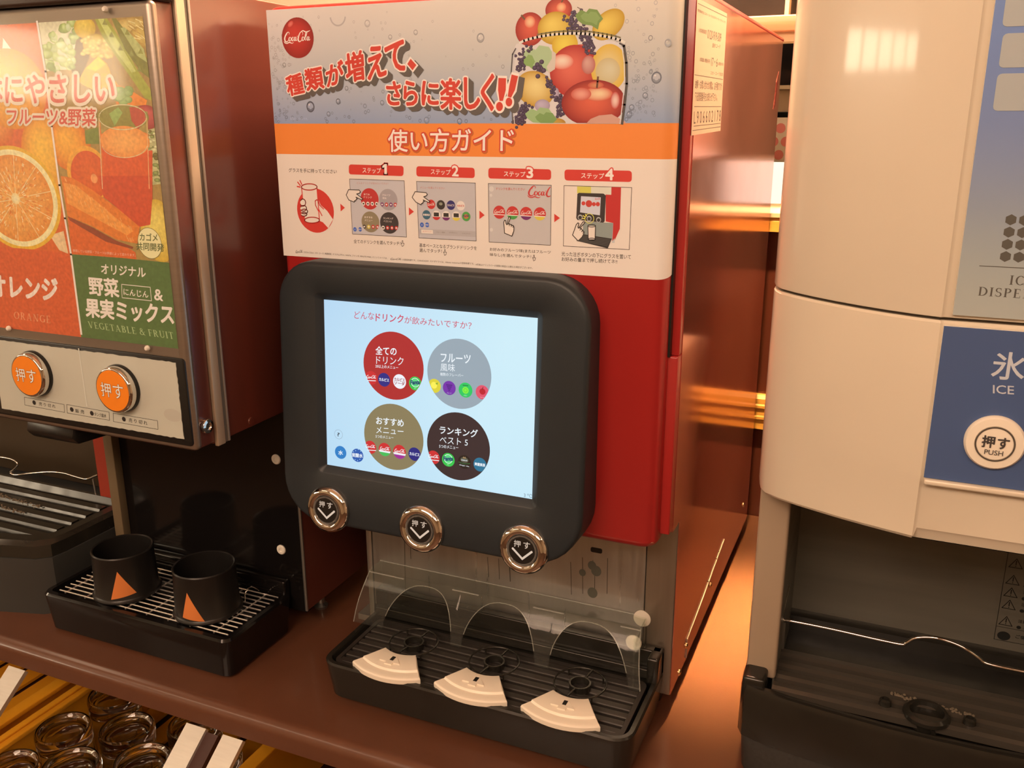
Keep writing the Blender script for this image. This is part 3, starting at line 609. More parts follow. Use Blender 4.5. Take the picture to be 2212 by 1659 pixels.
for cr, x, y in ((c3, 1280, 912), (c3, 1685, 997), (c4, 678, 1050)): A.line([cr(x - 12, y - 5), cr(x - 2, y + 28), cr(x + 12, y + 20), cr(x + 16, y - 2), cr(x + 6, y - 2), cr(x + 4, y - 28), cr(x - 2, y - 28), cr(x - 4, y), cr(x - 12, y - 5)], .0005, ink, 1)
A.build('caption_print', POSTER, M_PRINT)
# hand with a glass
A = Art(PO); cc = c3(448, 597); rr = c3(448, 383)[1] - cc[1]; A.ell(cc, rr, rr, RED2, 1)
T = lambda *P: [c3(*p) for p in P]; LW = .0011
hand = T((455, 495), (482, 500), (500, 545), (535, 575), (562, 600), (617, 680), (572, 764), (520, 708), (488, 695), (478, 600), (447, 540)); A.poly(hand, wh, 2.5)
A.poly(T((317, 372), (340, 350), (390, 342), (440, 348), (463, 375), (475, 520), (488, 690), (470, 712), (417, 718), (365, 710), (345, 682), (330, 520)), wh, 2)
A.line(T((317, 372), (330, 520), (345, 682)), LW, RED2, 3); A.line(T((463, 375), (475, 520), (488, 690)), LW, RED2, 3)
def ellpts(cr, x, y, rx, ry, a0=0, a1=360, n=24): return [cr(x + rx * math.cos(math.radians(a0 + (a1 - a0) * i / n)), y + ry * math.sin(math.radians(a0 + (a1 - a0) * i / n))) for i in range(n + 1)]
A.line(ellpts(c3, 390, 371, 75, 30), LW, RED2, 3); A.line(ellpts(c3, 417, 688, 71, 28), LW, RED2, 3)
for (x, y, rx, ry) in ((330, 520, 26, 34), (335, 575, 30, 27), (343, 605, 32, 22), (340, 632, 28, 18)): A.poly(ellpts(c3, x, y, rx, ry), wh, 3.2); A.line(ellpts(c3, x, y, rx, ry, -150, 150), LW * .9, RED2, 4)
A.line(T((478, 600), (450, 545), (447, 505), (462, 493), (478, 505), (490, 545), (528, 582)), LW, RED2, 3.5); A.line(T((480, 582), (512, 645)), LW, RED2, 3.5)
for a, b in (((318, 345), (302, 310)), ((305, 357), (280, 325)), ((303, 372), (275, 366))): A.line(T(a, b), LW * 1.2, RED2, 3)
A.build('glass_drawing', POSTER, M_PRINT)
# little drink badges
BR = dict(r=pc(205, 50, 44), k=pc(58, 48, 40), n=pc(52, 44, 92), g=pc(84, 152, 66), t=pc(62, 96, 104), w=pc(238, 208, 180), p=pc(120, 44, 92), y=pc(226, 190, 70), b=pc(70, 100, 160), o=pc(205, 120, 60))
def hand_pt(A, cr, x, y, k=1.0, rot=0, mir=1):
    P = [(0, 0), (8, -6), (-14, -46), (-30, -86), (-44, -84), (-34, -20), (-52, -70), (-66, -92), (-78, -84), (-72, -40), (-78, 20), (-62, 70), (-20, 118), (30, 90), (52, 50), (50, 10), (34, -6), (20, 4), (16, -12)]
    # pointing hand: index finger tip first
    P = [(0, 0), (10, 4), (8, 16), (-16, 78), (0, 72), (10, 84), (22, 82), (30, 94), (40, 92), (46, 106), (44, 150), (24, 202), (-52, 170), (-56, 110), (-60, 60), (-52, 36), (-40, 40), (-36, 74), (-26, 84), (-10, 12)]
    ca, sa = math.cos(rot), math.sin(rot); Q = [cr(x + k * (px * mir * ca - py * sa), y + k * (px * mir * sa + py * ca)) for px, py in P]; A.poly(Q, wh, 7); A.line(Q, .0008, ink, 8, True)
    for (a, b) in (((0, 72), (-4, 96)), ((22, 82), (18, 104)), ((40, 92), (36, 112))): A.line([cr(x + k * (a[0] * mir * ca - a[1] * sa), y + k * (a[0] * mir * sa + a[1] * ca)), cr(x + k * (b[0] * mir * ca - b[1] * sa), y + k * (b[0] * mir * sa + b[1] * ca))], .0007, ink, 8)
def frame(A, cr, quad, fill): Q = [cr(*p) for p in quad]; A.poly(Q, fill, 1); A.line(Q, .0005, ink, 2, True)
grey = pc(204, 182, 166)
A = Art(PO); frame(A, c3, [(775, 295), (1297, 312), (1320, 850), (803, 820)], grey); A.text('どんなドリンクが飲みたいですか？', c3(845, 343), c3(1145, 350), c3(845, 322), pc(200, 130, 115), 2)
for (x, y, ty, cl, t1, t2, cs) in ((967, 485, 383, pc(196, 52, 46), '全ての', 'ドリンク', 'wwww'), (1145, 493, 390, pc(172, 150, 138), 'フルーツ', '風味', 'prpr'), (975, 705, 605, pc(150, 124, 88), 'おすすめ', 'メニュー', 'kyrr'), (1155, 715, 612, pc(66, 54, 48), 'ランキング', 'ベスト5', 'wrrr')):
    cc = c3(x, y); rr = c3(x, ty)[1] - cc[1]; A.ell(cc, rr, rr, cl, 3, n=32)
    A.text(t1, c3(x - 57, y - 37), c3(x - 57 + 19 * len(t1), y - 33), c3(x - 57, y - 55), cream, 4, .01); A.text(t2, c3(x - 55, y - 8), c3(x - 55 + 19 * len(t2), y - 4), c3(x - 55, y - 27), cream, 4)
    for i, ch in enumerate(cs): A.ell(c3(x - 58 + i * 42, y + 45 + i), .0020, .0021, BR[ch], 4, n=14, clip=(cc, rr)); A.ell(c3(x - 58 + i * 42, y + 45 + i), .0011, .0009, BR['k' if ch == 'w' else 'w'], 5, n=8, clip=(cc, rr))
for x, t in ((827, '水'), (877, '炭酸水')): A.ell(c3(x, 776), .0021, .0023, BR['b'], 3, n=18); A.text(t, c3(x - 6 * len(t), 782), c3(x + 6 * len(t), 783), c3(x - 6 * len(t), 770), cream, 4)
P = [(745, 448), (768, 396), (868, 400), (882, 418), (868, 432), (845, 438), (905, 486), (893, 494), (838, 468), (850, 484), (838, 492), (836, 505), (824, 502), (822, 515), (808, 510), (770, 495)]
Q = [c3(*p) for p in P]; A.poly(Q, wh, 7); A.line(Q, .0008, ink, 8, True); A.build('step_picture', POSTER, M_PRINT)
A = Art(PO); frame(A, c3, [(1415, 318), (1977, 333), (1985, 887), (1437, 858)], pc(200, 178, 162)); A.text('メニューを選んでください', c3(1450, 385), c3(1685, 393), c3(1450, 366), pc(200, 100, 85), 2)
for i, (x, y, a, b_, t) in enumerate(((1555, 537, 'r', 'r', ''), (1648, 542, 'k', 'k', ''), (1744, 545, 'n', 'n', 'カルピス'), (1838, 550, 'w', 'w', 'カルピス'), (1511, 637, 't', 't', '爽健美茶'), (1605, 642, 'w', 'r', ''), (1698, 647, 'w', 'p', ''), (1795, 650, 'w', 'y', ''), (1890, 653, 'g', 'g', ''))):
    cc = c3(x, y); r = .0047; A.ell(cc, r, r, BR[a], 3, n=24)
    if b_ != a: A.poly([(cc[0] + r * math.cos(math.radians(t_)), cc[1] + r * math.sin(math.radians(t_))) for t_ in range(200, 341, 14)], BR[b_], 4); A.poly([(cc[0] - .0029, cc[1] - .001), (cc[0] + .0029, cc[1] - .001), (cc[0] + .0029, cc[1] + .0028), (cc[0] - .0029, cc[1] + .0028)], BR['k'], 5)
    if t: A.text(t, (cc[0] - .0039, cc[1] - .001), (cc[0] + .0039, cc[1] - .001), (cc[0] - .0039, cc[1] + .001), BR['r'] if a == 'w' else cream, 5, .03)
    if i == 0: logo(A, (cc[0] - .0041, cc[1] - .0015), (cc[0] + .0041, cc[1] - .0015), (cc[0] - .0041, cc[1] + .0015), cream, 5)
    if i == 8: A.ell(cc, .0026, .0023, BR['o'], 5, n=16); A.text('Fanta', (cc[0] - .003, cc[1] - .001), (cc[0] + .003, cc[1]), (cc[0] - .003, cc[1] + .0015), BR['n'], 6, .02)
    if i == 1: A.ell((cc[0], cc[1] + .001), .002, .0015, pc(150, 140, 110), 5, n=14)
for x, t in ((1467, '水'), (1517, '炭酸水')): A.ell(c3(x, 733), .0023, .0025, BR['b'], 3, n=18); A.text(t, c3(x - 7 * len(t), 739), c3(x + 7 * len(t), 740), c3(x - 7 * len(t), 726), cream, 4)
A.poly([c3(1440, 770), c3(1978, 795), c3(1983, 850), c3(1444, 823)], pc(188, 166, 150), 2); A.poly([c3(1460, 778), c3(1572, 783), c3(1574, 818), c3(1462, 812)], wh, 3)
for x, y, t in ((1475, 800, '全てのドリンク'), (1605, 808, 'フルーツ風味'), (1728, 812, 'おすすめメニュー'), (1850, 820, 'ランキングベスト')): A.text(t, c3(x, y), c3(x + 82, y + 4), c3(x, y - 12), pc(130, 105, 90) if x > 1500 else pc(205, 90, 75), 4)
P = [(1375, 470), (1403, 416), (1508, 425), (1520, 442), (1510, 455), (1485, 465), (1545, 510), (1535, 520), (1480, 495), (1490, 510), (1478, 515), (1476, 530), (1464, 528), (1460, 542), (1448, 535), (1410, 515)]
Q = [c3(*p) for p in P]; A.poly(Q, wh, 7); A.line(Q, .0008, ink, 8, True); A.build('step_picture', POSTER, M_PRINT)
A = Art(PO); frame(A, c4, [(243, 338), (845, 355), (837, 928), (251, 897)], pc(204, 180, 160)); A.text('ドリンクを選んでください', c4(320, 400), c4(592, 405), c4(320, 376), pc(200, 75, 60), 2, .01)
# logo cut off by the picture's edge
xr = c4(843, 400)[0]; b0 = len(A.V); logo(A, c4(617, 475), c4(965, 487), c4(615, 350), pc(205, 55, 48), 3)
for i in range(b0, len(A.V)):
    if A.V[i].x > xr - .0006: A.V[i].x = xr - .0006
for (x, y, s_) in ((348, 612, 'r'), (475, 618, 'g'), (605, 624, 'p'), (736, 628, 'y')):
    cc = c4(x, y); r = c4(x, y - 63)[1] - cc[1]; A.ell(cc, r, r, pc(206, 52, 44), 3, n=30)
    A.poly([(cc[0] + r * math.cos(math.radians(t_)), cc[1] + r * math.sin(math.radians(t_))) for t_ in range(196, 345, 8)], cream, 4)
    A.poly([(cc[0] + r * math.cos(math.radians(t_)), cc[1] + r * math.sin(math.radians(t_)) ) for t_ in range(205, 336, 8)], BR[s_], 5)
    logo(A, (cc[0] - r * .85, cc[1] - r * .2), (cc[0] + r * .9, cc[1] - r * .2), (cc[0] - r * .85, cc[1] + r * .42), cream, 6)
hand_pt(A, c4, 447, 655, .92); 
for (x, y, r) in ((273, 390, .0026), (268, 450, .0015), (272, 780, .0018)): A.ell(c4(x, y), r, r, pc(222, 196, 172), 2, n=16)
A.build('step_picture', POSTER, M_PRINT)
A = Art(PO); frame(A, c4, [(967, 358), (1613, 377), (1590, 970), (960, 935)], wh)
U = lambda *P: [c4(*p) for p in P]
A.poly(U((1365, 372), (1512, 374), (1500, 770), (1440, 905), (1425, 905), (1435, 715), (1365, 700)), pc(200, 46, 40), 3); A.poly(U((1092, 366), (1420, 373), (1418, 446), (1092, 430)), pc(228, 205, 170), 3.4); A.poly(U((1092, 366), (1225, 369), (1225, 434), (1092, 430)), pc(220, 195, 80), 3.6)
A.poly(U((1425, 715), (1437, 715), (1428, 890), (1450, 860), (1450, 905), (1425, 905)), pc(200, 185, 165), 3.8)
A.poly(U((1145, 700), (1436, 715), (1425, 870), (1150, 830)), pc(150, 145, 125), 4); A.poly(U((1150, 822), (1425, 865), (1385, 958), (1085, 885)), pc(56, 48, 42), 5)
for i in range(5): A.line(U((1150 - i * 10, 838 + i * 11), (1415 - i * 8, 880 + i * 13)), .0004, pc(100, 90, 78), 5.5)
A.poly(U((1095, 437), (1110, 427), (1345, 434), (1366, 452), (1355, 700), (1340, 712), (1095, 685), (1084, 668)), pc(60, 48, 42), 6); A.poly(U((1130, 459), (1319, 470), (1310, 642), (1120, 613)), pc(214, 196, 186), 7)
for (x, y, r) in ((1153, 527, .0019), (1205, 530, .0032), (1253, 535, .0019), (1291, 535, .0020)): A.ell(c4(x, y), r, r, pc(206, 60, 48), 8, n=18)
logo(A, c4(1262, 492), c4(1315, 496), c4(1262, 470), RED2, 8)
for (x, y) in ((1122, 660), (1207, 672), (1298, 684)): A.ell(c4(x, y), .0024, .0025, pc(190, 175, 155), 8, n=20); A.ell(c4(x, y + 3), .0017, .0017, pc(60, 50, 44), 8.6, n=16)
A.ring(c4(1210, 672), .0041, .0047, pc(228, 205, 90), 9, 28)
for a, b in (((1185, 650), (1172, 632)), ((1172, 660), (1150, 645)), ((1168, 672), (1145, 672))): A.line(U(a, b), .0009, pc(235, 205, 80), 9)
A.poly(U((1196, 742), (1268, 742), (1264, 872), (1200, 872)), wh, 8); A.line(U((1196, 742), (1200, 872)), .0007, ink, 9); A.line(U((1268, 742), (1264, 872)), .0007, ink, 9); A.line(ellpts(c4, 1232, 742, 36, 11), .0007, ink, 9); A.line(ellpts(c4, 1232, 870, 33, 10), .0007, ink, 9)
hand_pt(A, c4, 1160, 702, .95, .42); A.build('step_picture', POSTER, M_PRINT)
# fruit in a glass
A = Art(PO); X = lambda x, y: c2(x, y); K = abs(c2(100, 0)[0] - c2(0, 0)[0]) / 100; KV = abs(c2(0, 500)[1] - c2(0, 600)[1]) / 100
def fr(x, y, rx, ry, c0, ce, lay, hl=(-.25, .3), rot=0): A.ell(X(x, y), rx * K, ry * KV, pc(*c0), lay, rot, 36, pc(*ce), hl)
def berries(pts, lay, r=14, sp=26):
    for (x0, y0, n) in pts:
        for _ in range(n): fr(x0 + random.gauss(0, sp), y0 + random.gauss(0, sp), r, r, (98, 74, 92), (44, 26, 38), lay + random.random() * .6, (-.3, .4))
def leaf(x, y, w, h, lay, c=(120, 140, 70), e=(90, 112, 48)):
    A.ell(X(x, y), w * K, h * KV, pc(*c), lay, -.4, 20, pc(*e), (0, 0)); A.line([X(x - w * .7, y - h * .5), X(x + w * .7, y + h * .5)], .0004, pc(150, 165, 95), lay + .4)
def wedge(x, y, w, h, lay, c, mir=1): A.poly([X(x + mir * a * w, y + b * h) for a, b in ((-.9, -.3), (-.5, -.75), (-.15, -.55), (.05, -.85), (.6, -.75), (1, 0), (.75, .35), (.65, .9), (.2, .55), (-.4, .45), (-.75, .1))], pc(*c), lay)
A.poly([X(*p) for p in ((510, 420), (700, 372), (1000, 352), (1300, 365), (1545, 420), (1560, 600), (1560, 800), (1535, 1183), (478, 1183), (462, 800), (475, 500))], pc(224, 198, 176), 1.5)
fr(915, 95, 118, 110, (230, 96, 62), (158, 34, 28), 2, (.1, -.1)); fr(940, 70, 44, 44, (244, 180, 120), (226, 96, 64), 2.4, (0, 0)); fr(640, 280, 132, 155, (226, 90, 62), (160, 34, 28), 2.6, (.1, .2)); fr(640, 210, 50, 56, (244, 186, 130), (224, 94, 64), 2.9, (0, 0)); fr(885, 270, 160, 150, (240, 196, 84), (196, 140, 30), 3)
fr(1390, 235, 150, 118, (238, 192, 76), (196, 140, 30), 3, rot=.6); fr(975, 430, 115, 130, (240, 200, 70), (214, 160, 40), 3.2, (-.1, 0))
berries([(1075, 130, 10), (1040, 190, 14), (1050, 260, 22), (1140, 290, 24), (1180, 390, 26), (1210, 460, 24)], 4.2, 15, 30)
A.line([X(1160, 135), X(1135, 90), X(1095, 70)], .0006, pc(100, 70, 60), 4); wedge(1200, 180, 140, 115, 5, (122, 140, 66)); wedge(1215, 175, 100, 75, 5.3, (138, 156, 80))
wedge(720, 560, 170, 150, 3.4, (176, 184, 128)); wedge(620, 590, 70, 80, 3.7, (140, 160, 84)); berries([(620, 480, 8), (560, 560, 12), (550, 640, 20)], 4, 14, 24)
fr(1060, 680, 215, 240, (228, 100, 74), (176, 36, 30), 3.3, (-.2, .2)); fr(950, 590, 100, 70, (246, 204, 166), (226, 110, 84), 3.36, (0, .2)); fr(1120, 540, 110, 110, (232, 120, 90), (200, 80, 60), 3.2)
fr(1395, 650, 155, 215, (226, 190, 120), (226, 170, 50), 3.4, (-.1, .1)); fr(1385, 680, 105, 120, (216, 190, 142), (206, 172, 112), 3.8, (.2, .2)); fr(1200, 620, 60, 85, (214, 150, 128), (186, 96, 80), 4)
A.poly([X(*p) for p in ((850, 480), (890, 510), (880, 660), (820, 700), (800, 640), (850, 560))], pc(214, 186, 156), 4.1); berries([(740, 660, 10)], 4, 22, 34)
fr(690, 850, 180, 165, (240, 200, 120), (196, 138, 40), 4.3, (0, .2), rot=-.35); berries([(835, 790, 14), (870, 860, 14), (910, 940, 22), (940, 1000, 16), (940, 1080, 12)], 4.8, 15, 26); fr(890, 900, 30, 60, (190, 160, 160), (160, 130, 135), 5)
berries([(600, 1020, 14), (570, 1090, 24), (560, 1150, 24), (530, 1175, 8)], 4.8, 15, 26); fr(760, 1010, 70, 60, (196, 168, 168), (170, 140, 145), 4.6)
def clipdown(b0, zmin):
    for i in range(b0, len(A.V)):
        if A.V[i].z < zmin: A.V[i].z = zmin
b0 = len(A.V); wedge(730, 1120, 150, 110, 5.4, (160, 176, 110)); wedge(790, 1140, 110, 80, 5.6, (128, 150, 80)); fr(900, 1180, 80, 50, (200, 150, 60), (180, 120, 40), 5.2); clipdown(b0, Z[1] + .0002)
b0 = len(A.V); fr(1245, 985, 282, 215, (226, 92, 60), (146, 28, 26), 5.8, (.0, .1)); fr(1290, 900, 130, 66, (244, 196, 140), (214, 84, 56), 6.0, (.1, .1)); fr(1455, 960, 40, 80, (240, 190, 160), (196, 60, 48), 6.05, (0, 0)); fr(1270, 815, 70, 34, (214, 130, 80), (200, 70, 50), 6.2, (0, 0)); fr(1200, 1010, 200, 110, (222, 100, 66), (186, 50, 38), 5.7); fr(1130, 900, 90, 60, (236, 150, 120), (206, 84, 62), 6.1, (0, 0)); clipdown(b0, Z[1] + .0002)
A.line([X(1282, 835), X(1288, 780), X(1292, 738)], .0018, pc(110, 62, 40), 6.6); A.line([X(590, 183), X(562, 148)], .0016, pc(110, 80, 50), 6.6); A.line([X(945, 20), X(955, 0)], .0012, pc(110, 80, 50), 6.6)
rim = [X(545 + 1000 * t, 410 - 88 * math.sin(PI * t) ** .7 - 5 * t) for t in [i / 24 for i in range(25)]]
A.line(rim, .0022, pc(232, 206, 176), 7); A.line([(p[0], p[1] + .0022) for p in rim[4:-1]], .0011, pc(130, 112, 70), 7.2)
for P in (((505, 465), (475, 520), (462, 700), (462, 900), (478, 1180)),): A.line([X(*p) for p in P], .0012, pc(92, 80, 74), 7); A.line([X(p[0] + 16, p[1]) for p in P], .0008, pc(220, 200, 180), 7.1)
for P in (((1500, 420), (1540, 440), (1563, 600), (1566, 800), (1545, 1000), (1522, 1182)),): A.line([X(*p) for p in P], .0022, pc(84, 72, 62), 7); A.line([X(p[0] - 20, p[1]) for p in P], .0008, pc(226, 206, 186), 7.1)
p = X(1220, 1180); A.poly([(p[0] - .004, p[1]), (p[0], p[1] + .004), (p[0] + .008, p[1] + .007), (p[0] + .02, p[1] + .008), (p[0] + .032, p[1] + .002), (p[0] + .034, p[1])], pc(214, 150, 120), 6.4)
A.build('fruit_picture', POSTER, M_PRINT)

# --- bezel with the touch screen: a tilted plane
TI = 0.06804; ct, stt = math.cos(TI), math.sin(TI); SO = Vector((.06689, -.024, .46557)); SW, SH = .246, .1845
NB = Vector((0, -ct, stt)); EV = Vector((0, stt, ct)); EU = Vector((1, 0, 0))
def tp(u, v, h): q = SO + EU * u + EV * v + NB * h; return tuple(q)
def rl(x0, x1, y0, y1, r, n=8): return rrect(x0, x1, y0, y1, r, n)
ou = dict(x0=-.0558, x1=.3015, y0=-.2525, y1=.0405); RR = [.046, .044, .050, .058]
def grow(d, r=None): return rl(ou['x0'] + d, ou['x1'] - d, ou['y0'] + d, ou['y1'] - d, [max(.002, q - d) for q in RR])
def inner(d, r): return rl(0 - d, SW + d, -SH - d, 0 + d, r)
loops = []
P0 = grow(.0)
loops.append([(tp(u, v, 0)[0], 0.002 if True else 0, tp(u, v, 0)[2]) for u, v in P0])
loops.append([tp(u, v, .0005) for u, v in P0]); loops.append([tp(u, v, .0038) for u, v in grow(.0008)]); loops.append([tp(u, v, .0058) for u, v in grow(.0028)]); loops.append([tp(u, v, .0065) for u, v in grow(.0055)])
loops.append([tp(u, v, .0065) for u, v in inner(.0085, .007)]); loops.append([tp(u, v, .0055) for u, v in inner(.007, .006)]); loops.append([tp(u, v, .0012) for u, v in inner(.0012, .002)]); loops.append([tp(u, v, 0.0002) for u, v in inner(.0002, .0008)])
loft('screen_bezel', loops, M_BEZEL, DD, True, False, 50)
SPL = Plane(SO, EU, EV, NB); A = Art(SPL); N = 8
cols = []; P = []; Fc = []
for j in range(N + 1):
    for i in range(N + 1):
        u, v = i / N, j / N; P.append((u * SW, -v * SH))
        base = lerp(s2l((176, 212, 242)), s2l((206, 238, 250)), min(1, .15 + .9 * u + .15 * math.sin(v * PI))); cols.append(lerp(base, s2l((190, 228, 248)), .35 * v))
for j in range(N):
    for i in range(N): k = j * (N + 1) + i; Fc.append([k, k + 1, k + N + 2, k + N + 1])
A.add(P, Fc, cols, .5); SCR = A.build('touch_screen', DD, M_SCREEN)
cs = Crop(SPL, 680, 620, 3.95); s = s2l
A = Art(SPL); tx = s((206, 70, 96))
def t_(t, ll, lr, ul, c=tx, w=0.0, lay=2): A.text(t, cs(*ll), cs(*lr), cs(*ul), c, lay, w)
t_('どんな', (337, 268), (505, 280), (340, 205)); t_('ドリンク', (520, 290), (755, 305), (522, 224), tx, .018); t_('が飲みたいですか？', (765, 310), (1335, 362), (768, 248)); A.build('screen_title', SCR, M_SCREEN)
def disc(cu, cv, r, col): 
    global A; A = Art(SPL); A.ell((cu, cv), r, r, s(col), 2, n=56); return ((cu, cv), r - .0003)
def cbadge(x, y, col, clip, kind=None, r=.0074, low=None, t=None, tc=(245, 250, 255)):
    cc = cs(x, y); A.ell(cc, r, r, s(col), 4, n=28, clip=clip)
    if low:
        A.poly([(cc[0] + r * math.cos(math.radians(q)), cc[1] + r * math.sin(math.radians(q))) for q in range(190, 351, 8)], s((240, 240, 245)), 4.6)
        A.poly([(cc[0] + r * math.cos(math.radians(q)), cc[1] + r * math.sin(math.radians(q))) for q in range(205, 336, 8)], s(low), 5.2)
    if kind == 'logo': logo(A, (cc[0] - r * .8, cc[1] - r * .15), (cc[0] + r * .85, cc[1] - r * .15), (cc[0] - r * .8, cc[1] + r * .42), s(tc), 6)
    if t:
        for i, line in enumerate(t): A.text(line, (cc[0] - r * .8, cc[1] - r * (.22 + .5 * i) + (r * .25 if len(t) > 1 else 0)), (cc[0] + r * .8, cc[1] - r * (.22 + .5 * i) + (r * .25 if len(t) > 1 else 0)), (cc[0] - r * .8, cc[1] + r * (.24 - .5 * i) + (r * .25 if len(t) > 1 else 0)), s(tc), 6, .03)
    return cc, r
def fanta(x, y, clip):
    cc, r = cbadge(x, y, (52, 196, 78), clip); A.ell((cc[0], cc[1] + .001), r * .66, r * .66, s((90, 214, 130)), 4.6, n=22); A.ring((cc[0], cc[1] + .001), r * .6, r * .68, s((230, 255, 240)), 4.8, 22)
    A.text('Fanta', (cc[0] - r * .72, cc[1] - r * .2), (cc[0] + r * .72, cc[1] - r * .02), (cc[0] - r * .72, cc[1] + r * .38), s((20, 50, 110)), 6, .05); A.text('メロン', (cc[0] - r * .2, cc[1] - r * .8), (cc[0] + r * .2, cc[1] - r * .8), (cc[0] - r * .2, cc[1] - r * .65), s((230, 255, 240)), 6)
w_ = s((236, 244, 250))
k = disc(.0850, -.0637, .0363, (176, 46, 48)); t_('全ての', (520, 574), (697, 583), (520, 505), w_, .022, 3); t_('ドリンク', (525, 655), (757, 668), (525, 588), w_, 0, 3); t_('20以上のメニュー', (518, 688), (712, 702), (518, 660), w_, .01, 3)
cbadge(482, 775, (206, 48, 52), k, 'logo'); A.line([(cs(450, 797)[0], cs(450, 797)[1]), cs(520, 800)], .0008, w_, 5); cbadge(592, 791, (44, 44, 130), k, t=['カルピス']); cbadge(724, 806, (240, 242, 250), k, t=['カルピス', 'ソーダ'], tc=(150, 30, 50), r=.0078); fanta(858, 823, k); A.build('screen_icon', SCR, M_SCREEN)
k = disc(.1619, -.0642, .0363, (152, 168, 180)); t_('フルーツ', (1075, 638), (1328, 652), (1076, 566), w_, .02, 3); t_('風味', (1072, 716), (1196, 723), (1073, 650), w_, 0, 3); t_('複数のフレーバー', (1070, 756), (1268, 769), (1070, 729), w_, .006, 3)
cbadge(1022, 843, (222, 210, 60), k); A.ell(cs(1018, 838), .0036, .0036, s((250, 240, 90)), 5, n=18, clip=k); A.poly([cs(1030, 822), cs(1052, 815), cs(1046, 835)], s((120, 170, 50)), 5.5)
cc, r = cbadge(1148, 861, (118, 52, 170), k)
for i, n_ in enumerate((4, 3, 2, 1)):
    for j in range(n_): A.ell((cc[0] + (j - (n_ - 1) / 2) * .0018, cc[1] + .003 - i * .0019), .0010, .0010, s((90, 36, 140)), 5, n=10)
A.text('グレープ', (cc[0] - .0025, cc[1] - .0060), (cc[0] + .0025, cc[1] - .0060), (cc[0] - .0025, cc[1] - .0048), w_, 5)
cc, r = cbadge(1287, 879, (42, 200, 100), k, r=.0078); A.ell((cc[0], cc[1] - .0002), .0036, .0036, s((130, 240, 70)), 5, n=20); A.ring((cc[0], cc[1] - .0002), .0016, .0022, s((90, 214, 60)), 5.5, 14); A.line([(cc[0] - .0028, cc[1] + .0048), (cc[0] + .0028, cc[1] + .0048)], .0009, s((30, 130, 60)), 5.5); A.text('メロン', (cc[0] - .002, cc[1] - .0062), (cc[0] + .002, cc[1] - .0062), (cc[0] - .002, cc[1] - .005), w_, 5)
cc, r = cbadge(1430, 898, (226, 84, 110), k); A.ell((cc[0] + .0002, cc[1] + .0008), .0034, .0032, s((190, 36, 50)), 5, n=18, clip=k); A.line([(cc[0], cc[1] + .003), (cc[0] + .0008, cc[1] + .0055)], .0006, s((90, 40, 30)), 5.5); A.text('アップル', (cc[0] - .002, cc[1] - .0060), (cc[0] + .002, cc[1] - .0060), (cc[0] - .002, cc[1] - .0048), w_, 5.5); A.build('screen_icon', SCR, M_SCREEN)
k = disc(.0850, -.1412, .0364, (138, 126, 92)); t_('おすすめ', (525, 1168), (758, 1192), (525, 1108), w_, .02, 3); t_('メニュー', (525, 1246), (757, 1262), (525, 1190), w_, 0, 3); t_('5つのメニュー', (520, 1285), (672, 1298), (520, 1261), w_, .006, 3)
cbadge(475, 1367, (206, 48, 52), k, 'logo'); A.line([cs(450, 1390), cs(522, 1394)], .0008, w_, 5); cbadge(597, 1386, (206, 48, 52), k, 'logo', low=(70, 190, 90)); cbadge(724, 1406, (206, 48, 52), k, 'logo', r=.0078, low=(160, 50, 150)); cbadge(852, 1426, (38, 40, 126), k, t=['カルピス']); A.build('screen_icon', SCR, M_SCREEN)
k = disc(.1620, -.1409, .0363, (58, 44, 46)); t_('ランキング', (1065, 1250), (1388, 1285), (1068, 1185), w_, .02, 3); t_('ベスト 5', (1066, 1330), (1305, 1356), (1068, 1272), w_, 0, 3); t_('5つのメニュー', (1062, 1371), (1225, 1385), (1062, 1344), w_, .01, 3)
cbadge(1013, 1453, (206, 48, 52), k, 'logo'); A.line([cs(978, 1472), cs(1060, 1482)], .0008, w_, 5); fanta(1140, 1474, k)
cc = cs(1277, 1493); A.ell(cc, .0074, .0074, s((40, 32, 28)), 4, n=24); A.ell((cc[0], cc[1] + .0022), .0046, .003, s((90, 90, 74)), 5, n=18); A.poly([(cc[0] - .002, cc[1] + .004), (cc[0] - .001, cc[1] + .006), (cc[0], cc[1] + .0048), (cc[0] + .001, cc[1] + .006), (cc[0] + .002, cc[1] + .004)], s((170, 140, 100)), 5.5); A.text('CANADA DRY', (cc[0] - .0036, cc[1] + .0012), (cc[0] + .0036, cc[1] + .0012), (cc[0] - .0036, cc[1] + .0026), w_, 6, .02); A.line([(cc[0] - .0066, cc[1] - .0008), (cc[0], cc[1] - .002), (cc[0] + .0066, cc[1] - .0008)], .0007, s((60, 110, 60)), 5.5); A.text('Ginger Ale', (cc[0] - .0056, cc[1] - .0046), (cc[0] + .0056, cc[1] - .0050), (cc[0] - .0056, cc[1] - .0030), w_, 6, .01)
cbadge(1410, 1515, (40, 116, 150), k, t=['爽健美茶']); A.build('screen_icon', SCR, M_SCREEN)
A = Art(SPL); A.ring(cs(203, 1257), .0050, .0054, s((150, 170, 190)), 2, 30); t_('?', (193, 1272), (212, 1274), (193, 1242), s((60, 70, 80)), .02); A.build('screen_icon', SCR, M_SCREEN)
A = Art(SPL); A.ell(cs(221, 1411), .0074, .0074, s((44, 128, 200)), 2, n=30); t_('水', (202, 1430), (241, 1434), (202, 1393), w_, .03, 4); A.build('screen_icon', SCR, M_SCREEN)
A = Art(SPL); A.ell(cs(365, 1436), .0075, .0075, s((42, 92, 176)), 2, n=30); t_('炭酸水', (318, 1448), (410, 1458), (318, 1414), w_, .03, 4)
for (x, y) in ((350, 1396), (372, 1386), (392, 1400), (345, 1472), (366, 1480), (385, 1470), (330, 1405)): A.ell(cs(x, y), .0006, .0006, s((150, 200, 240)), 4, n=8)
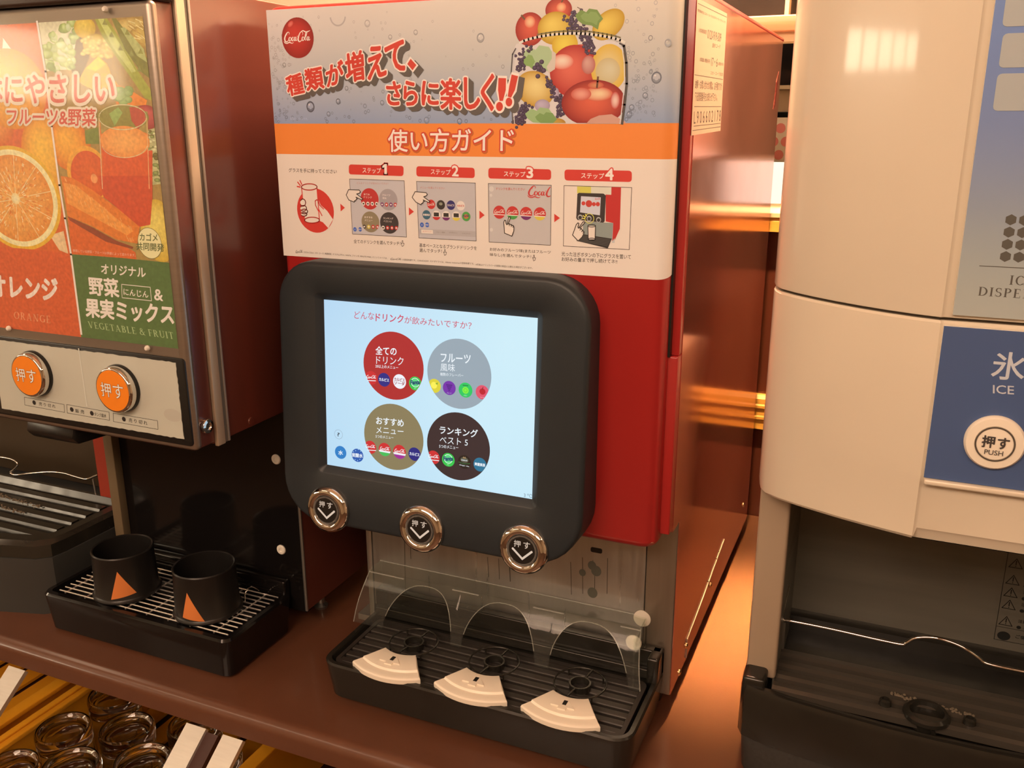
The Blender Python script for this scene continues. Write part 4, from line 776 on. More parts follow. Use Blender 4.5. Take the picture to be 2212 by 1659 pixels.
A.build('screen_icon', SCR, M_SCREEN)
A = Art(SPL); c6 = Crop(SPL, 600, 960, 3.16); A.text('3 ℃', c6(1680, 358), c6(1736, 366), c6(1680, 333), s((110, 130, 150)), 2); A.build('temperature_readout', SCR, M_SCREEN)
# --- push buttons, their legends are lit from behind
M_LEGEND = attr_mat('lit_legend', emit=0.8, rough=0.4)
for bi, (bu, bv) in enumerate(((.0057, -.2335), (.1235, -.2352), (.2415, -.2362))):
    o = tp(bu, bv, .0)
    hs = lathe('push_button', [(.0262, -.012), (.0262, .0072), (.0240, .0074)], M_BEZEL, DD, o, NB, 40)
    lathe('chrome_ring', [(.0268, .0068), (.0268, .0085), (.0255, .0112), (.0232, .0132), (.0208, .0140), (.0185, .0136), (.0168, .0122), (.0162, .0095)], M_CHROME, hs, o, NB, 64, 60, False)
    lathe('clear_rim', [(.0163, .0100), (.0163, .0130), (.0150, .0133), (.0142, .0126)], M_CLEARR, hs, o, NB, 48, 50, False)
    lathe('button_cap', [(.0162, .0100), (.0150, .0118), (.0001, .0121)], mat('dark_button_face', (.020, .017, .015), .45, spec=.15), hs, o, NB, 48, 50)
    BP = Plane(Vector(o) + NB * .0122, EU, EV, NB); A = Art(BP); wt = s2l((236, 212, 190))
    A.text('押', (-.0090, .0030), (-.0018, .0030), (-.0090, .0100), wt, 1, .006); A.text('す', (.0014, .0028), (.0086, .0028), (.0014, .0100), wt, 1, .006)
    A.line([(-.0100, .0004), (.0006, -.0088), (.0105, .0004)], .0022, wt, 1)
    for p in ((-.0100, .0004), (.0006, -.0088), (.0105, .0004)): A.ell(p, .0012, .0012, wt, 1.2, n=14)
    A.build('button_lettering', hs, M_LEGEND)
# small fitting inside the dispensing gap
for x in (.103, .22, .335): lathe('nozzle', [(.012, .0), (.012, -.012), (.008, -.020), (.006, -.020)], M_BLACK, DD, (x, .03, .236), n=20)

# --- drip tray
TR = loft('drip_tray', [
    [(x, y, .012) for x, y in rrect(.072, .431, -.072, .058, [.006, .006, .020, .020])],
    [(x, y, .045) for x, y in rrect(.068, .4345, -.0765, .058, [.006, .006, .022, .022])],
    [(x, y, .0545) for x, y in rrect(.067, .4350, -.0775, .058, [.006, .006, .022, .022])],
    [(x, y, .0565) for x, y in rrect(.0690, .4330, -.0755, .058, [.006, .006, .020, .020])],
    [(x, y, .0565) for x, y in rrect(.0735, .4285, -.0710, .052, [.006, .006, .016, .016])],
    [(x, y, .0545) for x, y in rrect(.0745, .4275, -.0700, .051, [.006, .006, .015, .015])],
    [(x, y, .0300) for x, y in rrect(.0760, .4260, -.0685, .050, [.006, .006, .014, .014])]], M_TRAY, DD, True, True, 40)
box('tray_back', .068, .4345, .046, .0585, .054, .086, M_TRAY, TR, .002); box('tray_ledge', .072, .4300, .038, .048, .054, .066, M_TRAY, TR, .0015)
box('tray_post', .4215, .4345, .030, .058, .054, .086, M_TRAY, TR, .003)
# grate: frame, slats across the width
fr_ = rrect(.0785, .4235, -.0665, .036, .010, 5); fi_ = rrect(.0835, .4185, -.0615, .031, .007, 5)
loft('grate_frame', [[(x, y, .044) for x, y in fr_], [(x, y, .0525) for x, y in fr_], [(x, y, .0525) for x, y in fi_], [(x, y, .044) for x, y in fi_]], M_SLAT, TR)
ys = [-.0560 + i * .0136 for i in range(7)]
for i, y in enumerate(ys): box('grate_slat', .083, .419, y - .0046, y + .0046, .0455, .0518, M_SLAT, TR, .0010, 1)
for x in (.14, .2, .25, .31, .37): box('grate_rib', x - .002, x + .002, -.062, .031, .041, .0462, M_SLAT, TR)
# worn metal showing between the middle markers
box('grate_strainer', .262, .312, -.061, -.026, .0405, .0440, mat('worn_copper_mesh', (.35, .22, .14), .35, metal=.7, noise=.5, nscale=120), TR)
RC = [(.1510, -.0050), (.2545, -.0040), (.3575, -.0048)]
for (x, y) in RC:
    V, F = tube_geo([(x + .0285 * math.cos(2 * PI * i / 40), y + .0285 * math.sin(2 * PI * i / 40), .0600) for i in range(40)], .0011, 6, True)
    def addt(pts, r, closed=False, n=6):
        global V, F; v2, f2 = tube_geo(pts, r, n, closed); b = len(V); V += v2; F += [[b + i for i in f] for f in f2]
    b = len(V); m_ = 28
    for rr2, hh in ((.0118, .053), (.0122, .0605), (.0102, .0605), (.0098, .053)): V += [Vector((x + rr2 * math.cos(2 * PI * i / m_), y + rr2 * math.sin(2 * PI * i / m_), hh)) for i in range(m_)]
    F += [[b + k_ * m_ + i, b + k_ * m_ + (i + 1) % m_, b + (k_ + 1) * m_ + (i + 1) % m_, b + (k_ + 1) * m_ + i] for k_ in range(3) for i in range(m_)]
    for a in (80, 260, 170, 350)[:2]:
        ca, sa = math.cos(math.radians(a)), math.sin(math.radians(a)); addt([(x + .011 * ca, y + .011 * sa, .0590), (x + .0285 * ca, y + .0285 * sa, .0600)], .0014)
    for a in (45, 135, 225, 315): ca, sa = math.cos(math.radians(a)), math.sin(math.radians(a)); addt([(x + .0285 * ca, y + .0285 * sa, .060), (x + .0285 * ca, y + .0285 * sa, .052)], .0011)
    me = new_mesh('cup_ring', V, F); fix_normals(me); autosmooth(me, 50); link('cup_ring', me, M_TRAY, TR)
    # cream marker
    def secl(r0, r1, a, z, n=12, dz=0):
        o_ = []
        for i in range(n + 1): t = math.radians(-90 - a + 2 * a * i / n); o_.append((x + r1 * math.cos(t), y + r1 * math.sin(t), z))
        for i in range(n, -1, -1): t = math.radians(-90 - a + 2 * a * i / n); o_.append((x + r0 * math.cos(t), y + r0 * math.sin(t), z + dz))
        return o_
    mk = loft('cup_marker', [secl(.036, .0745, 33, .0530), secl(.0350, .0770, 34.5, .0550), secl(.0350, .0772, 34.5, .0600), secl(.0355, .0762, 34, .0618), secl(.0360, .0742, 33.5, .0624), secl(.0360, .0655, 33, .0620), secl(.0362, .0640, 33, .0642, dz=.001), secl(.0375, .0620, 32, .0647, dz=.001)], M_CREAM, None, True, True, 30)
    ar = prism('marker_arrow', [(x - .0135, y - .0545), (x, y - .0405), (x + .0125, y - .0545), (x + .004, y - .0545), (x + .004, y - .0585), (x - .005, y - .0585), (x - .005, y - .0545)], 'z', .0640, .0662, M_CREAM)
    bs = prism('marker_slot', [(x - .0021, y - .0515), (x + .0021, y - .0515), (x + .0021, y - .0440), (x - .0021, y - .0440)], 'z', .0655, .0665, M_BLACK)
    join_meshes('cup_marker', [mk, ar, bs], TR)
M_SLATI = mat('glossy_grey_slat', (.050, .044, .036), .2, spec=.7, noise=.15, nscale=30)
M_WIRE = mat('bright_wire', (.88, .84, .78), .28, metal=.85)
# --- clear splash guard with three arched openings
def front_pt(u, t):
    """u across (0..1), t down the sheet (0 top fold .. 1 bottom)"""
    x = .0690 + u * (.4125 - .0690) + (u - .5) * .018 * t; y = .035 - .028 * t - .006 * math.sin(PI * t) ; z = .1170 - .058 * t
    return (x, y, z)
UA = [(.1510 - .0690) / .3435, (.2520 - .0690) / .3435, (.3560 - .0690) / .3435]; HW = .128
def arch_t(u):
    for c in UA:
        d = abs(u - c) / HW
        if d < 1: return 1 - .93 * (1 - d ** 2.6) ** .5
    return 1.0
us_ = sorted(set([i / 120 for i in range(121)] + [c + s_ * HW * k for c in UA for s_ in (-1, 1) for k in (1, .995, .98, .95)]))
V, F = [], []; NT = 8; th = .0022
for lay_ in (0, 1):
    for u in us_:
        te = min(1.0, arch_t(u)) if .0 < u < 1 else 1.0
        for j in range(NT + 1):
            p = front_pt(u, te * j / NT); V.append((p[0], p[1] + lay_ * th, p[2]))
n = len(us_); m = NT + 1
for l in (0, 1):
    for i in range(n - 1):
        for j in range(NT): a = l * n * m + i * m + j; F.append([a, a + m, a + m + 1, a + 1])
for i in range(n - 1): a = i * m + NT; F.append([a, a + m, a + m + n * m, a + n * m])
for i in (0, n - 1):
    for j in range(NT): a = i * m + j; F.append([a, a + 1, a + 1 + n * m, a + n * m])
me = new_mesh('splash_guard', V, F); fix_normals(me); autosmooth(me, 50); SG = link('splash_guard', me, M_ACRYL, DD)
prism('guard_shelf', [(.0350, .1170), (.0590, .1172), (.0590, .1192), (.0350, .1190)], 'x', .0690, .4125, M_ACRYL, SG)
tube('guard_edge_glint', [(.069, .0590, .1190), (.4125, .0590, .1190)], .0008, M_EDGE_GLINT, SG, 6)  # pale tubes added as the bright lines where acrylic edges catch light
run = []
for u in us_ + [2]:
    if u <= 1 and (arch_t(u) > .30): run.append(front_pt(u, 0.02))
    else:
        if len(run) > 2: tube('guard_edge_glint', [(p[0], p[1] - .0004, p[2]) for p in run], .0008, M_EDGE_GLINT, SG, 6)
        run = []
for c in UA:
    pp = [front_pt(c - HW + 2 * HW * i / 60, min(1, arch_t(c - HW + 2 * HW * i / 60))) for i in range(1, 60)]; tube('guard_edge_glint', [(p[0], p[1] + .001, p[2]) for p in pp], .00055, M_EDGE_GLINT, SG, 6)
for u in (0, 1): tube('guard_edge_glint', [front_pt(u, j / 8) for j in range(9)], .0006, M_EDGE_GLINT, SG, 6)
box('guard_return', .0690, .0710, .030, .0585, .060, .1180, M_ACRYL, SG); box('guard_return', .4115, .4135, .010, .0585, .060, .1180, M_ACRYL, SG)
for (p, r) in (((.4074, .0595, .1160), .0098), ((.4060, .032, .1010), .0088)): lathe('suction_disc', [(r, 0), (r, .0015), (r * .5, .003), (.0001, .0034)], mat('milky_rubber', (.62, .58, .50), .5, spec=.3), DD, p, (0, -1, 0), 28)

# ============================================================ JUICE DISPENSER (left)
JD = thing('juice_dispenser', 'dark maroon juice dispenser with orange and vegetable juice poster and two orange push buttons', 'juice dispenser', (-.18, .2, 0))
box('cabinet_head', -.335, -.035, -.099, .44, .3115, .7745, M_MAROON, JD, .002)
box('door_body', -.335, -.0335, -.1285, -.0965, .3135, .757, M_MAROON, JD, .003)
box('door_frame', -.333, -.0270, -.1335, -.122, .3155, .7560, M_STEELH, JD, .0055, 4)
box('top_cap', -.345, -.0300, -.138, -.099, .7565, .785, mat('dark_brown_cap', (.035, .018, .012), .4), JD, .003)
box('side_molding', -.0355, -.0305, -.0968, -.0842, .309, .7750, mat('champagne_molding', (.55, .45, .33), .38, metal=.4), JD, .0012)
box('molding_groove', -.0355, -.0335, -.0838, -.0778, .309, .7750, mat('grey_groove', (.13, .12, .10), .5), JD); box('side_molding', -.0355, -.0322, -.0776, -.0745, .309, .7750, mat('silver_molding', (.42, .38, .34), .35, metal=.5), JD, .0008)
box('side_molding', -.0322, -.0312, -.0925, -.0915, .31, .775, M_BLACK, JD); 
lathe('key_lock', [(.0085, 0), (.0085, .003), (.0075, .005), (.0045, .0055), (.0042, .004), (.0001, .004)], M_CHROME, JD, (-.0335, -.1110, .3370), (1, 0, 0), 28)
lathe('side_screw', [(.005, 0), (.0045, .0015), (.0001, .002)], M_MAROON, JD, (-.035, -.0359, .3190), (1, 0, 0), 18)
box('recess_back', -.335, -.0365, .043, .055, .03, .312, M_BLACKG, JD); box('lower_side', -.0375, -.0350, .0425, .44, .033, .3115, M_MAROON, JD, .0006)
box('lower_side_edge', -.0376, -.0340, .0405, .0432, .033, .3115, M_STEEL, JD, .0005); box('lower_side', -.3350, -.3325, .0425, .44, .033, .3115, M_MAROON, JD); box('recess_post', -.3480, -.3320, .030, .043, .03, .312, mat('tan_trim_strip', (.16, .12, .07), .5), JD, .001)
for z, x in ((.2399, -.0669), (.1141, -.0702)): lathe('washer', [(.0066, 0), (.0066, .0012), (.0055, .0022), (.0026, .0022), (.0022, .0012), (.0001, .0012)], M_WHITEP, JD, (x, .043, z), (0, -1, 0), 24)
prism('spout_cover', [(-.115, .3120), (-.119, .298), (-.110, .288), (-.060, .285), (-.02, .300), (-.01, .3120)], 'x', -.300, -.225, M_BLACK, JD, .003)
prism('spout_cover', [(-.085, .3120), (-.088, .302), (-.070, .294), (-.02, .300), (-.01, .3120)], 'x', -.165, -.085, M_BLACK, JD, .003)
for (x, y) in ((-.060, .105), (-.060, .38), (-.30, .38)): lathe('foot', [(.009, 0), (.010, .004), (.006, .008), (.006, .034)], M_STEEL, JD, (x, y, 0), n=18)
# poster, cover, screws
JP = Plane((0, -.1337, 0), (1, 0, 0), (0, 0, 1), (0, -1, 0)); l1 = Crop(JP, 0, 0, 4.148); l2 = Crop(JP, 0, 380, 4.367); l3 = Crop(JP, 0, 680, 4.424)
XL, XR = -.3290, -.0365; ZT, ZB = .7415, .4265
A = Art(JP); A.poly([(XL, ZB), (XR, ZB), (XR, ZT), (XL, ZT)], pc(236, 200, 150), .3)
Jx = abs(l1(100, 0)[0] - l1(0, 0)[0]) / 100; Jz = abs(l1(0, 500)[1] - l1(0, 600)[1]) / 100
def clampart(A, b0, x0, x1, z0, z1):
    for i in range(b0, len(A.V)):
        v = A.V[i]; v.x = min(max(v.x, x0), x1); v.z = min(max(v.z, z0), z1)
XD = l2(615, 400)[0]; GZ = l2(1100, 770)[1]
JBASE = A.build('juice_poster', JD, M_PRINT)
# orange half
A = Art(JP); b0 = 0
A.poly([(XL, ZB), (XD, ZB), (XD, ZT), (XL, ZT)], pc(224, 96, 34), .6)
def f1(cr, x, y, rx, ry, c0, ce, lay, hl=(-.2, .3), rot=0): A.ell(cr(x, y), rx * Jx, ry * Jz, pc(*c0), lay, rot, 40, pc(*ce), hl)
A.poly([l1(28, 340), l1(100, 440), l1(20, 470)], pc(244, 214, 180), 1); f1(l1, 90, 800, 330, 370, (252, 176, 60), (228, 130, 24), 1.2); f1(l1, -80, 1080, 220, 260, (250, 160, 60), (220, 96, 24), 1.1)
f1(l1, 420, 1420, 230, 420, (252, 182, 56), (226, 124, 24), 1.4)
f1(l2, 60, 240, 0, 0, (1, 1, 1), (1, 1, 1), 1) if False else None
cx, cz = l2(170, 215); ru, rv = .0815, .0665
cx = l2(150, 215)[0]; rv = abs(l2(150, -285)[1] - l2(150, 215)[1]); ru = l2(572, 230)[0] - cx
A.ell((cx, cz), ru, rv, pc(246, 190, 60), 2, edge=pc(238, 170, 40), n=48); A.ell((cx, cz), ru * .93, rv * .93, pc(250, 220, 150), 2.3, n=48); A.ell((cx, cz), ru * .83, rv * .83, pc(246, 164, 76), 2.6, edge=pc(236, 140, 52), n=48)
for i in range(10):
    a = 2 * PI * i / 10 + .2; A.line([(cx, cz), (cx + ru * .82 * math.cos(a), cz + rv * .82 * math.sin(a))], .0009, pc(250, 200, 130), 3)
random.seed(5)
for _ in range(420):
    a = random.random() * 2 * PI; r0_ = random.uniform(.12, .76); r1_ = r0_ + random.uniform(.03, .07)
    A.line([(cx + ru * r0_ * math.cos(a), cz + rv * r0_ * math.sin(a)), (cx + ru * r1_ * math.cos(a), cz + rv * r1_ * math.sin(a))], random.uniform(.0005, .0013), pc(*random.choice(((252, 206, 140), (232, 120, 40), (250, 180, 90), (240, 140, 50)))), 3.3 + random.random() * .5)
A.ell((cx, cz), ru * .10, rv * .11, pc(250, 222, 160), 4.2, edge=pc(248, 200, 120), n=20)
A.poly([l2(470, 560), l2(600, 520), l2(645, 735), l2(560, 700)], pc(240, 190, 130), 1.8)
zb = l2(300, 700)[1]
A.poly([(XL, ZB), (XD, ZB), (XD, l2(650, 733)[1]), l2(440, 706), l2(200, 684), (XL, l2(0, 676)[1])], pc(222, 88, 36), 5)
A.text('オレンジ', l2(-70, 1128), l2(546, 1172), l2(-82, 938), cream, 6, .045); A.serif('ORANGE', l2(136, 1345), l2(480, 1390), l2(132, 1278), pc(240, 150, 96), 6)
clampart(A, 0, XL, XD, ZB, ZT); A.build('orange_picture', JBASE, M_PHOTO)
# vegetable half
A = Art(JP); A.poly([(XD, ZB), (XR, ZB), (XR, ZT), (XD, ZT)], pc(176, 130, 60), .6)
def bl(cr, pts, c, lay): A.poly([cr(*p) for p in pts], pc(*c), lay)
bl(l1, ((330, 195), (690, 170), (680, 420), (640, 620), (400, 640)), (224, 200, 150), 1)
random.seed(9)
for (x, y, r) in ((600, 240, 60), (640, 330, 60), (480, 330, 45), (450, 420, 60), (560, 400, 70), (620, 460, 50), (480, 500, 70), (580, 540, 70), (440, 590, 50), (520, 600, 60), (620, 580, 45), (680, 250, 40)):
    for q in range(5):
        fx, fy = x + random.gauss(0, r * .4), y + random.gauss(0, r * .4); g = random.choice((((206, 206, 120), (150, 160, 60)), ((170, 180, 90), (120, 130, 44)), ((226, 222, 160), (170, 176, 86)))); f1(l1, fx, fy, r * random.uniform(.4, .8), r * random.uniform(.4, .7), *g, 1.4 + random.random())
bl(l1, ((700, 300), (790, 360), (800, 520), (720, 700), (650, 760), (640, 560)), (120, 84, 36), 1.3)
for (x, y, rx, ry, c, e) in ((760, 250, 90, 90, (240, 196, 70), (210, 160, 40)), (860, 400, 110, 90, (232, 190, 80), (196, 150, 46)), (960, 450, 90, 70, (226, 186, 84), (180, 136, 46)), (1180, 250, 160, 80, (226, 186, 100), (190, 140, 60)), (1270, 330, 100, 90, (220, 176, 84), (176, 130, 50))): f1(l1, x, y, rx, ry, c, e, 2.2)
for i in range(40): x = random.uniform(740, 1010); y = random.uniform(330, 510); f1(l1, x, y, 24, 18, (240, 206, 100), (200, 156, 50), 2.6 + random.random() * .3)
for i in range(26): x = random.uniform(1080, 1310); y = random.uniform(170, 400); A.line([l1(x, y), l1(x + 60, y + random.uniform(10, 50))], .0009, pc(*random.choice(((240, 206, 130), (190, 140, 60)))), 2.7)
bl(l1, ((850, 170), (960, 165), (1110, 400), (1240, 640), (1385, 800), (1390, 900), (1300, 880), (1190, 720), (1050, 520), (920, 330)), (170, 160, 52), 3); bl(l1, ((880, 170), (930, 168), (1080, 400), (1220, 640), (1180, 650), (1020, 440)), (206, 196, 96), 3.3)
bl(l1, ((1000, 165), (1040, 165), (1190, 360), (1330, 520), (1345, 700), (1260, 640), (1120, 440)), (134, 122, 44), 3.4); bl(l1, ((1080, 250), (1120, 245), (1290, 440), (1320, 560), (1230, 500)), (190, 180, 100), 3.6)
for (x, y) in ((1000, 330), (1080, 450), (1180, 500), (1250, 640), (940, 220), (1140, 310), (1260, 480)): bl(l1, ((x - 22, y), (x, y - 50), (x + 26, y + 4)), (150, 140, 60), 3.8)
bl(l1, ((880, 505), (960, 570), (1010, 700), (1060, 760), (900, 830), (740, 760), (705, 720), (760, 620)), (246, 166, 40), 3.2); bl(l1, ((880, 505), (950, 575), (860, 640), (770, 610)), (250, 196, 50), 3.4); bl(l1, ((1000, 740), (1140, 790), (1320, 900), (1310, 940), (1050, 960)), (238, 130, 36), 3.5)
f1(l1, 1310, 1050, 110, 105, (206, 84, 70), (160, 44, 36), 3.8, (.1, .4)); f1(l1, 1215, 1070, 80, 90, (196, 60, 44), (150, 40, 30), 3.7)
for i in range(16): f1(l1, random.uniform(1050, 1160), random.uniform(800, 920), 36, 30, (170, 180, 90), (120, 136, 50), 3.9)
bl(l1, ((1340, 1160), (1430, 1150), (1480, 1650), (1340, 1660)), (196, 176, 110), 3.2)
for i in range(50): x = random.uniform(1335, 1470); y = random.uniform(1160, 1640); f1(l1, x, y, random.uniform(10, 34), random.uniform(8, 22), *random.choice((((236, 214, 150), (170, 150, 90)), ((130, 110, 40), (90, 70, 30)), ((160, 160, 80), (110, 104, 50)))), 3.4 + random.random() * .4)
# left of the glass: oranges, half orange
f1(l1, 620, 1300, 190, 240, (252, 170, 48), (226, 110, 26), 3); bl(l1, ((760, 1170), (880, 1140), (890, 1290), (770, 1290)), (130, 130, 50), 3.2); A.ell(l1(790, 1560), 185 * Jx, 260 * Jz, pc(246, 160, 46), 3.4, n=40); A.ell(l1(800, 1570), 160 * Jx, 225 * Jz, pc(228, 96, 30), 3.6, n=40, edge=pc(222, 84, 26)); A.ell(l1(845, 1600), 30 * Jx, 44 * Jz, pc(246, 150, 80), 3.8, n=14)
# carrots
bl(l2, ((575, 0), (690, 20), (870, 130), (1130, 320), (1320, 480), (1300, 640), (1100, 600), (860, 470), (640, 380)), (232, 118, 34), 4.2); bl(l2, ((600, 60), (720, 90), (900, 230), (1100, 400), (1260, 520), (1200, 560), (900, 400), (640, 260)), (244, 146, 56), 4.4)
bl(l2, ((640, 390), (860, 480), (1100, 620), (1280, 720), (1290, 790), (680, 740)), (226, 96, 30), 4.3); bl(l2, ((640, 380), (860, 478), (1100, 610), (1260, 670), (1250, 690), (1000, 620), (760, 480), (660, 420)), (150, 60, 26), 4.5)
for i in range(60):
    t = random.random(); x = 600 + 650 * t; y = 60 + 480 * t + random.uniform(-60, 80); A.line([l2(x, y), l2(x + 12, y + 30)], .0006, pc(250, 170, 90), 4.7)
bl(l2, ((1000, -240), (1440, -240), (1440, 470), (1320, 480), (1130, 320), (980, 200)), (222, 78, 30), 4.1)
f1(l2, 1500, 520, 150, 290, (240, 200, 90), (214, 160, 44), 4.6)
# glass of juice
bl(l1, ((890, 1060), (1325, 1060), (1340, 1700), (930, 1700)), (236, 120, 44), 5); bl(l1, ((890, 1000), (1325, 1000), (1330, 1200), (1200, 1150), (1080, 1140), (910, 1200)), (176, 140, 66), 5.2)
A.ell(l1(1100, 1050), 214 * Jx, 112 * Jz, pc(150, 130, 50), 5.4, n=40); bl(l1, ((980, 1020), (1060, 960), (1100, 1010), (1030, 1130)), (160, 170, 80), 5.5); bl(l1, ((1160, 960), (1290, 960), (1310, 1080), (1240, 1160), (1180, 1080)), (196, 74, 44), 5.5)
A.ell(l1(1120, 1270), 205 * Jx, 140 * Jz, pc(250, 166, 80), 5.7, n=40, edge=pc(240, 140, 60)); A.poly([l1(*p) for p in ((915, 1290), (1120, 1410), (1325, 1300), (1340, 1700), (930, 1700))], pc(226, 86, 32), 5.6)
def er(cx_, cy_, rx, ry, w, c, lay, a0=0, a1=360): A.line([l1(cx_ + rx * math.cos(math.radians(a0 + (a1 - a0) * i / 30)), cy_ + ry * math.sin(math.radians(a0 + (a1 - a0) * i / 30))) for i in range(31)], w, pc(*c), lay)
er(1102, 1050, 214, 112, .0010, (240, 206, 140), 6); er(1120, 1290, 205, 122, .0008, (250, 206, 140), 6, 10, 170); A.line([l1(888, 1060), l1(920, 1690)], .0010, pc(240, 190, 130), 6); A.line([l1(1318, 1060), l1(1340, 1690)], .0008, pc(240, 180, 110), 6)
bl(l2, ((930, 0), (1440, 0), (1440, 200), (1420, 460), (1320, 480), (1130, 320), (980, 200)), (214, 72, 30), 5.8)
# green panel
A.poly([(XD, ZB), (XR, ZB), (XR, l2(1645, 822)[1]), l2(1160, 774), (XD, l2(675, 738)[1])], pc(84, 106, 46), 6.5)
clampart(A, 0, XD, XR, ZB, ZT); A.build('vegetable_picture', JBASE, M_PHOTO)
A = Art(JP); A.line([l1(335, 195), l1(410, 640), l1(465, 1130), l1(535, 1659), l2(615, 400), l2(672, 740), l2(770, 1490)], .0026, cream, 7)
rp = pc(220, 88, 64); gl = pc(246, 210, 170)
for w_o in (.13, .10): A.text('体にやさしい', l1(-150, 935), l1(1026, 922), l1(-160, 680), gl, 7.3 + w_o, w_o); A.text('フルーツ&野菜', l1(68, 1116), l1(858, 1128), l1(66, 970), gl, 7.3 + w_o, w_o + .02)
A.text('体にやさしい', l1(-150, 935), l1(1026, 922), l1(-160, 680), rp, 8.5, .022); A.text('フルーツ&野菜', l1(68, 1116), l1(858, 1128), l1(66, 970), rp, 8.5, .022)
A.text('オリジナル', l2(960, 920), l2(1378, 958), l2(955, 830), cream, 7, .02); A.text('野菜', l2(850, 1118), l2(1128, 1146), l2(834, 950), cream, 7, .03); A.text('にんじん', l2(1170, 1122), l2(1402, 1150), l2(1168, 1062), cream, 7, .015); A.text('&', l2(1460, 1168), l2(1540, 1180), l2(1456, 1066), cream, 7, .02)
A.line([l2(1150, 1022), l2(1420, 1050), l2(1432, 1178), l2(1155, 1148)], .0007, cream, 7, True); A.text('果実ミックス', l2(818, 1328), l2(1642, 1402), l2(808, 1152), cream, 7, .035)
A.serif('VEGETABLE & FRUIT', l2(842, 1432), l2(1645, 1540), l2(828, 1370), pc(178, 182, 116), 7); A.text('使用している野菜・フルーツは季節によって変わります。', l2(690, 716), l2(1280, 762), l2(690, 690), pc(250, 190, 150), 7)
cc = l2(1415, 635); A.ell(cc, (l2(1415, 487)[1] - cc[1]), (l2(1415, 487)[1] - cc[1]), pc(110, 96, 40), 7, n=44); A.ell(cc, (l2(1415, 490)[1] - cc[1]) - .0002, (l2(1415, 490)[1] - cc[1]) - .0002, pc(244, 214, 146), 7.4, n=44)
og = pc(92, 96, 40); A.text('カゴメ', l2(1322, 608), l2(1490, 616), l2(1320, 538), og, 8, .02); A.text('共同開発', l2(1290, 696), l2(1548, 714), l2(1288, 624), og, 8, .02)
A.build('poster_lettering', JBASE, M_PRINT)
box('poster_cover', XL - .001, XR + .003, -.1368, -.1362, ZB - .008, ZT + .012, M_ACRYLF, JD); 
for x, z in ((l1(972, 88)), (l2(112, 1432)), (l2(1416, 1618))): lathe('cover_pin', [(.0030, 0), (.0030, .0015), (.0018, .0032), (.0001, .0036)], M_WHITEP, JD, (x, -.1368, z), (0, -1, 0), 16)
# button panel
prism('panel_gasket', rrect(-.330, -.0300, .3215, .4165, .004, 4), 'y', -.1352, -.130, M_BLACK, JD, .001)
random.seed(11)
def wob(x0, x1, z0, z1):
    P = []
    for (a, b, n) in (((x0, z0), (x1, z0), 60), ((x1, z0), (x1, z1), 24), ((x1, z1), (x0, z1), 60), ((x0, z1), (x0, z0), 24)):
        for i in range(n): t = i / n; P.append((a[0] + (b[0] - a[0]) * t + random.gauss(0, .00025), a[1] + (b[1] - a[1]) * t + random.gauss(0, .00025)))
    return P
BPN = prism('button_panel', wob(-.3110, -.0405, .3290, .4120), 'y', -.1358, -.1345, mat('off_white_plate', pc(196, 172, 138), .45, noise=.04, nscale=30), JD)
QP = Plane((0, -.1359, 0), (1, 0, 0), (0, 0, 1), (0, -1, 0)); l3 = Crop(QP, 0, 680, 4.424); A = Art(QP); lk = pc(70, 58, 44)
A.line([l3(752, 325), l3(830, 870)], .0016, pc(214, 190, 155), 1)
for q, t, tq in ((((232, 787), (612, 857), (618, 932), (238, 862)), '売 り 切 れ', ((372, 866), (530, 893), (372, 832))), (((637, 857), (1043, 930), (1047, 1008), (643, 938)), '販 売', ((720, 934), (806, 948), (718, 897))), (((1080, 940), (1505, 1012), (1510, 1095), (1085, 1020)), '売 り 切 れ', ((1230, 1024), (1408, 1055), (1230, 985)))):
    A.line([l3(*p) for p in q], .0005, lk, 1, True); A.text(t, *[l3(*p) for p in tq], lk, 1, .008)
A.text('タンク給水', l3(903, 966), l3(1015, 985), l3(903, 930), lk, 1, .008)
for x, y in ((327, 839), (686, 905), (878, 941), (1184, 997)): A.ell(l3(x, y), .0027, .0027, pc(40, 32, 26), 1.5, n=18)
A.ell(l3(1650, 960), .012, .007, pc(190, 164, 132), .6, n=20); A.build('panel_print', BPN, M_PRINT)
M_OR = mat('orange_button_face', pc(250, 124, 26), .25, coat=.6)
for x, z in ((-.2460, .3787), (-.1195, .3760)):
    pb = lathe('push_button', [(.0262, 0), (.0262, .003), (.0255, .0045)], M_BLACK, JD, (x, -.1355, z), (0, -1, 0), 40)
    lathe('chrome_ring', [(.0252, .002), (.0252, .009), (.0240, .0118), (.0232, .0122), (.0225, .0122)], M_CHROME, pb, (x, -.1355, z), (0, -1, 0), 56, 50); lathe('orange_cap', [(.0229, .0110), (.0222, .0124), (.0001, .0125)], M_OR, pb, (x, -.1355, z), (0, -1, 0), 48, 50)
    A = Art(Plane((x, -.1481, z), (1, 0, 0), (0, 0, 1), (0, -1, 0)))
    for tt, x0 in (('押', -.0160), ('す', .0012)): A.text(tt, (x0, -.0075), (x0 + .0140, -.0075), (x0, .0080), pc(120, 70, 40), 1, .028); A.text(tt, (x0, -.0075), (x0 + .0140, -.0075), (x0, .0080), pc(250, 222, 190), 2, .0)
    A.build('button_lettering', pb, M_PRINT)
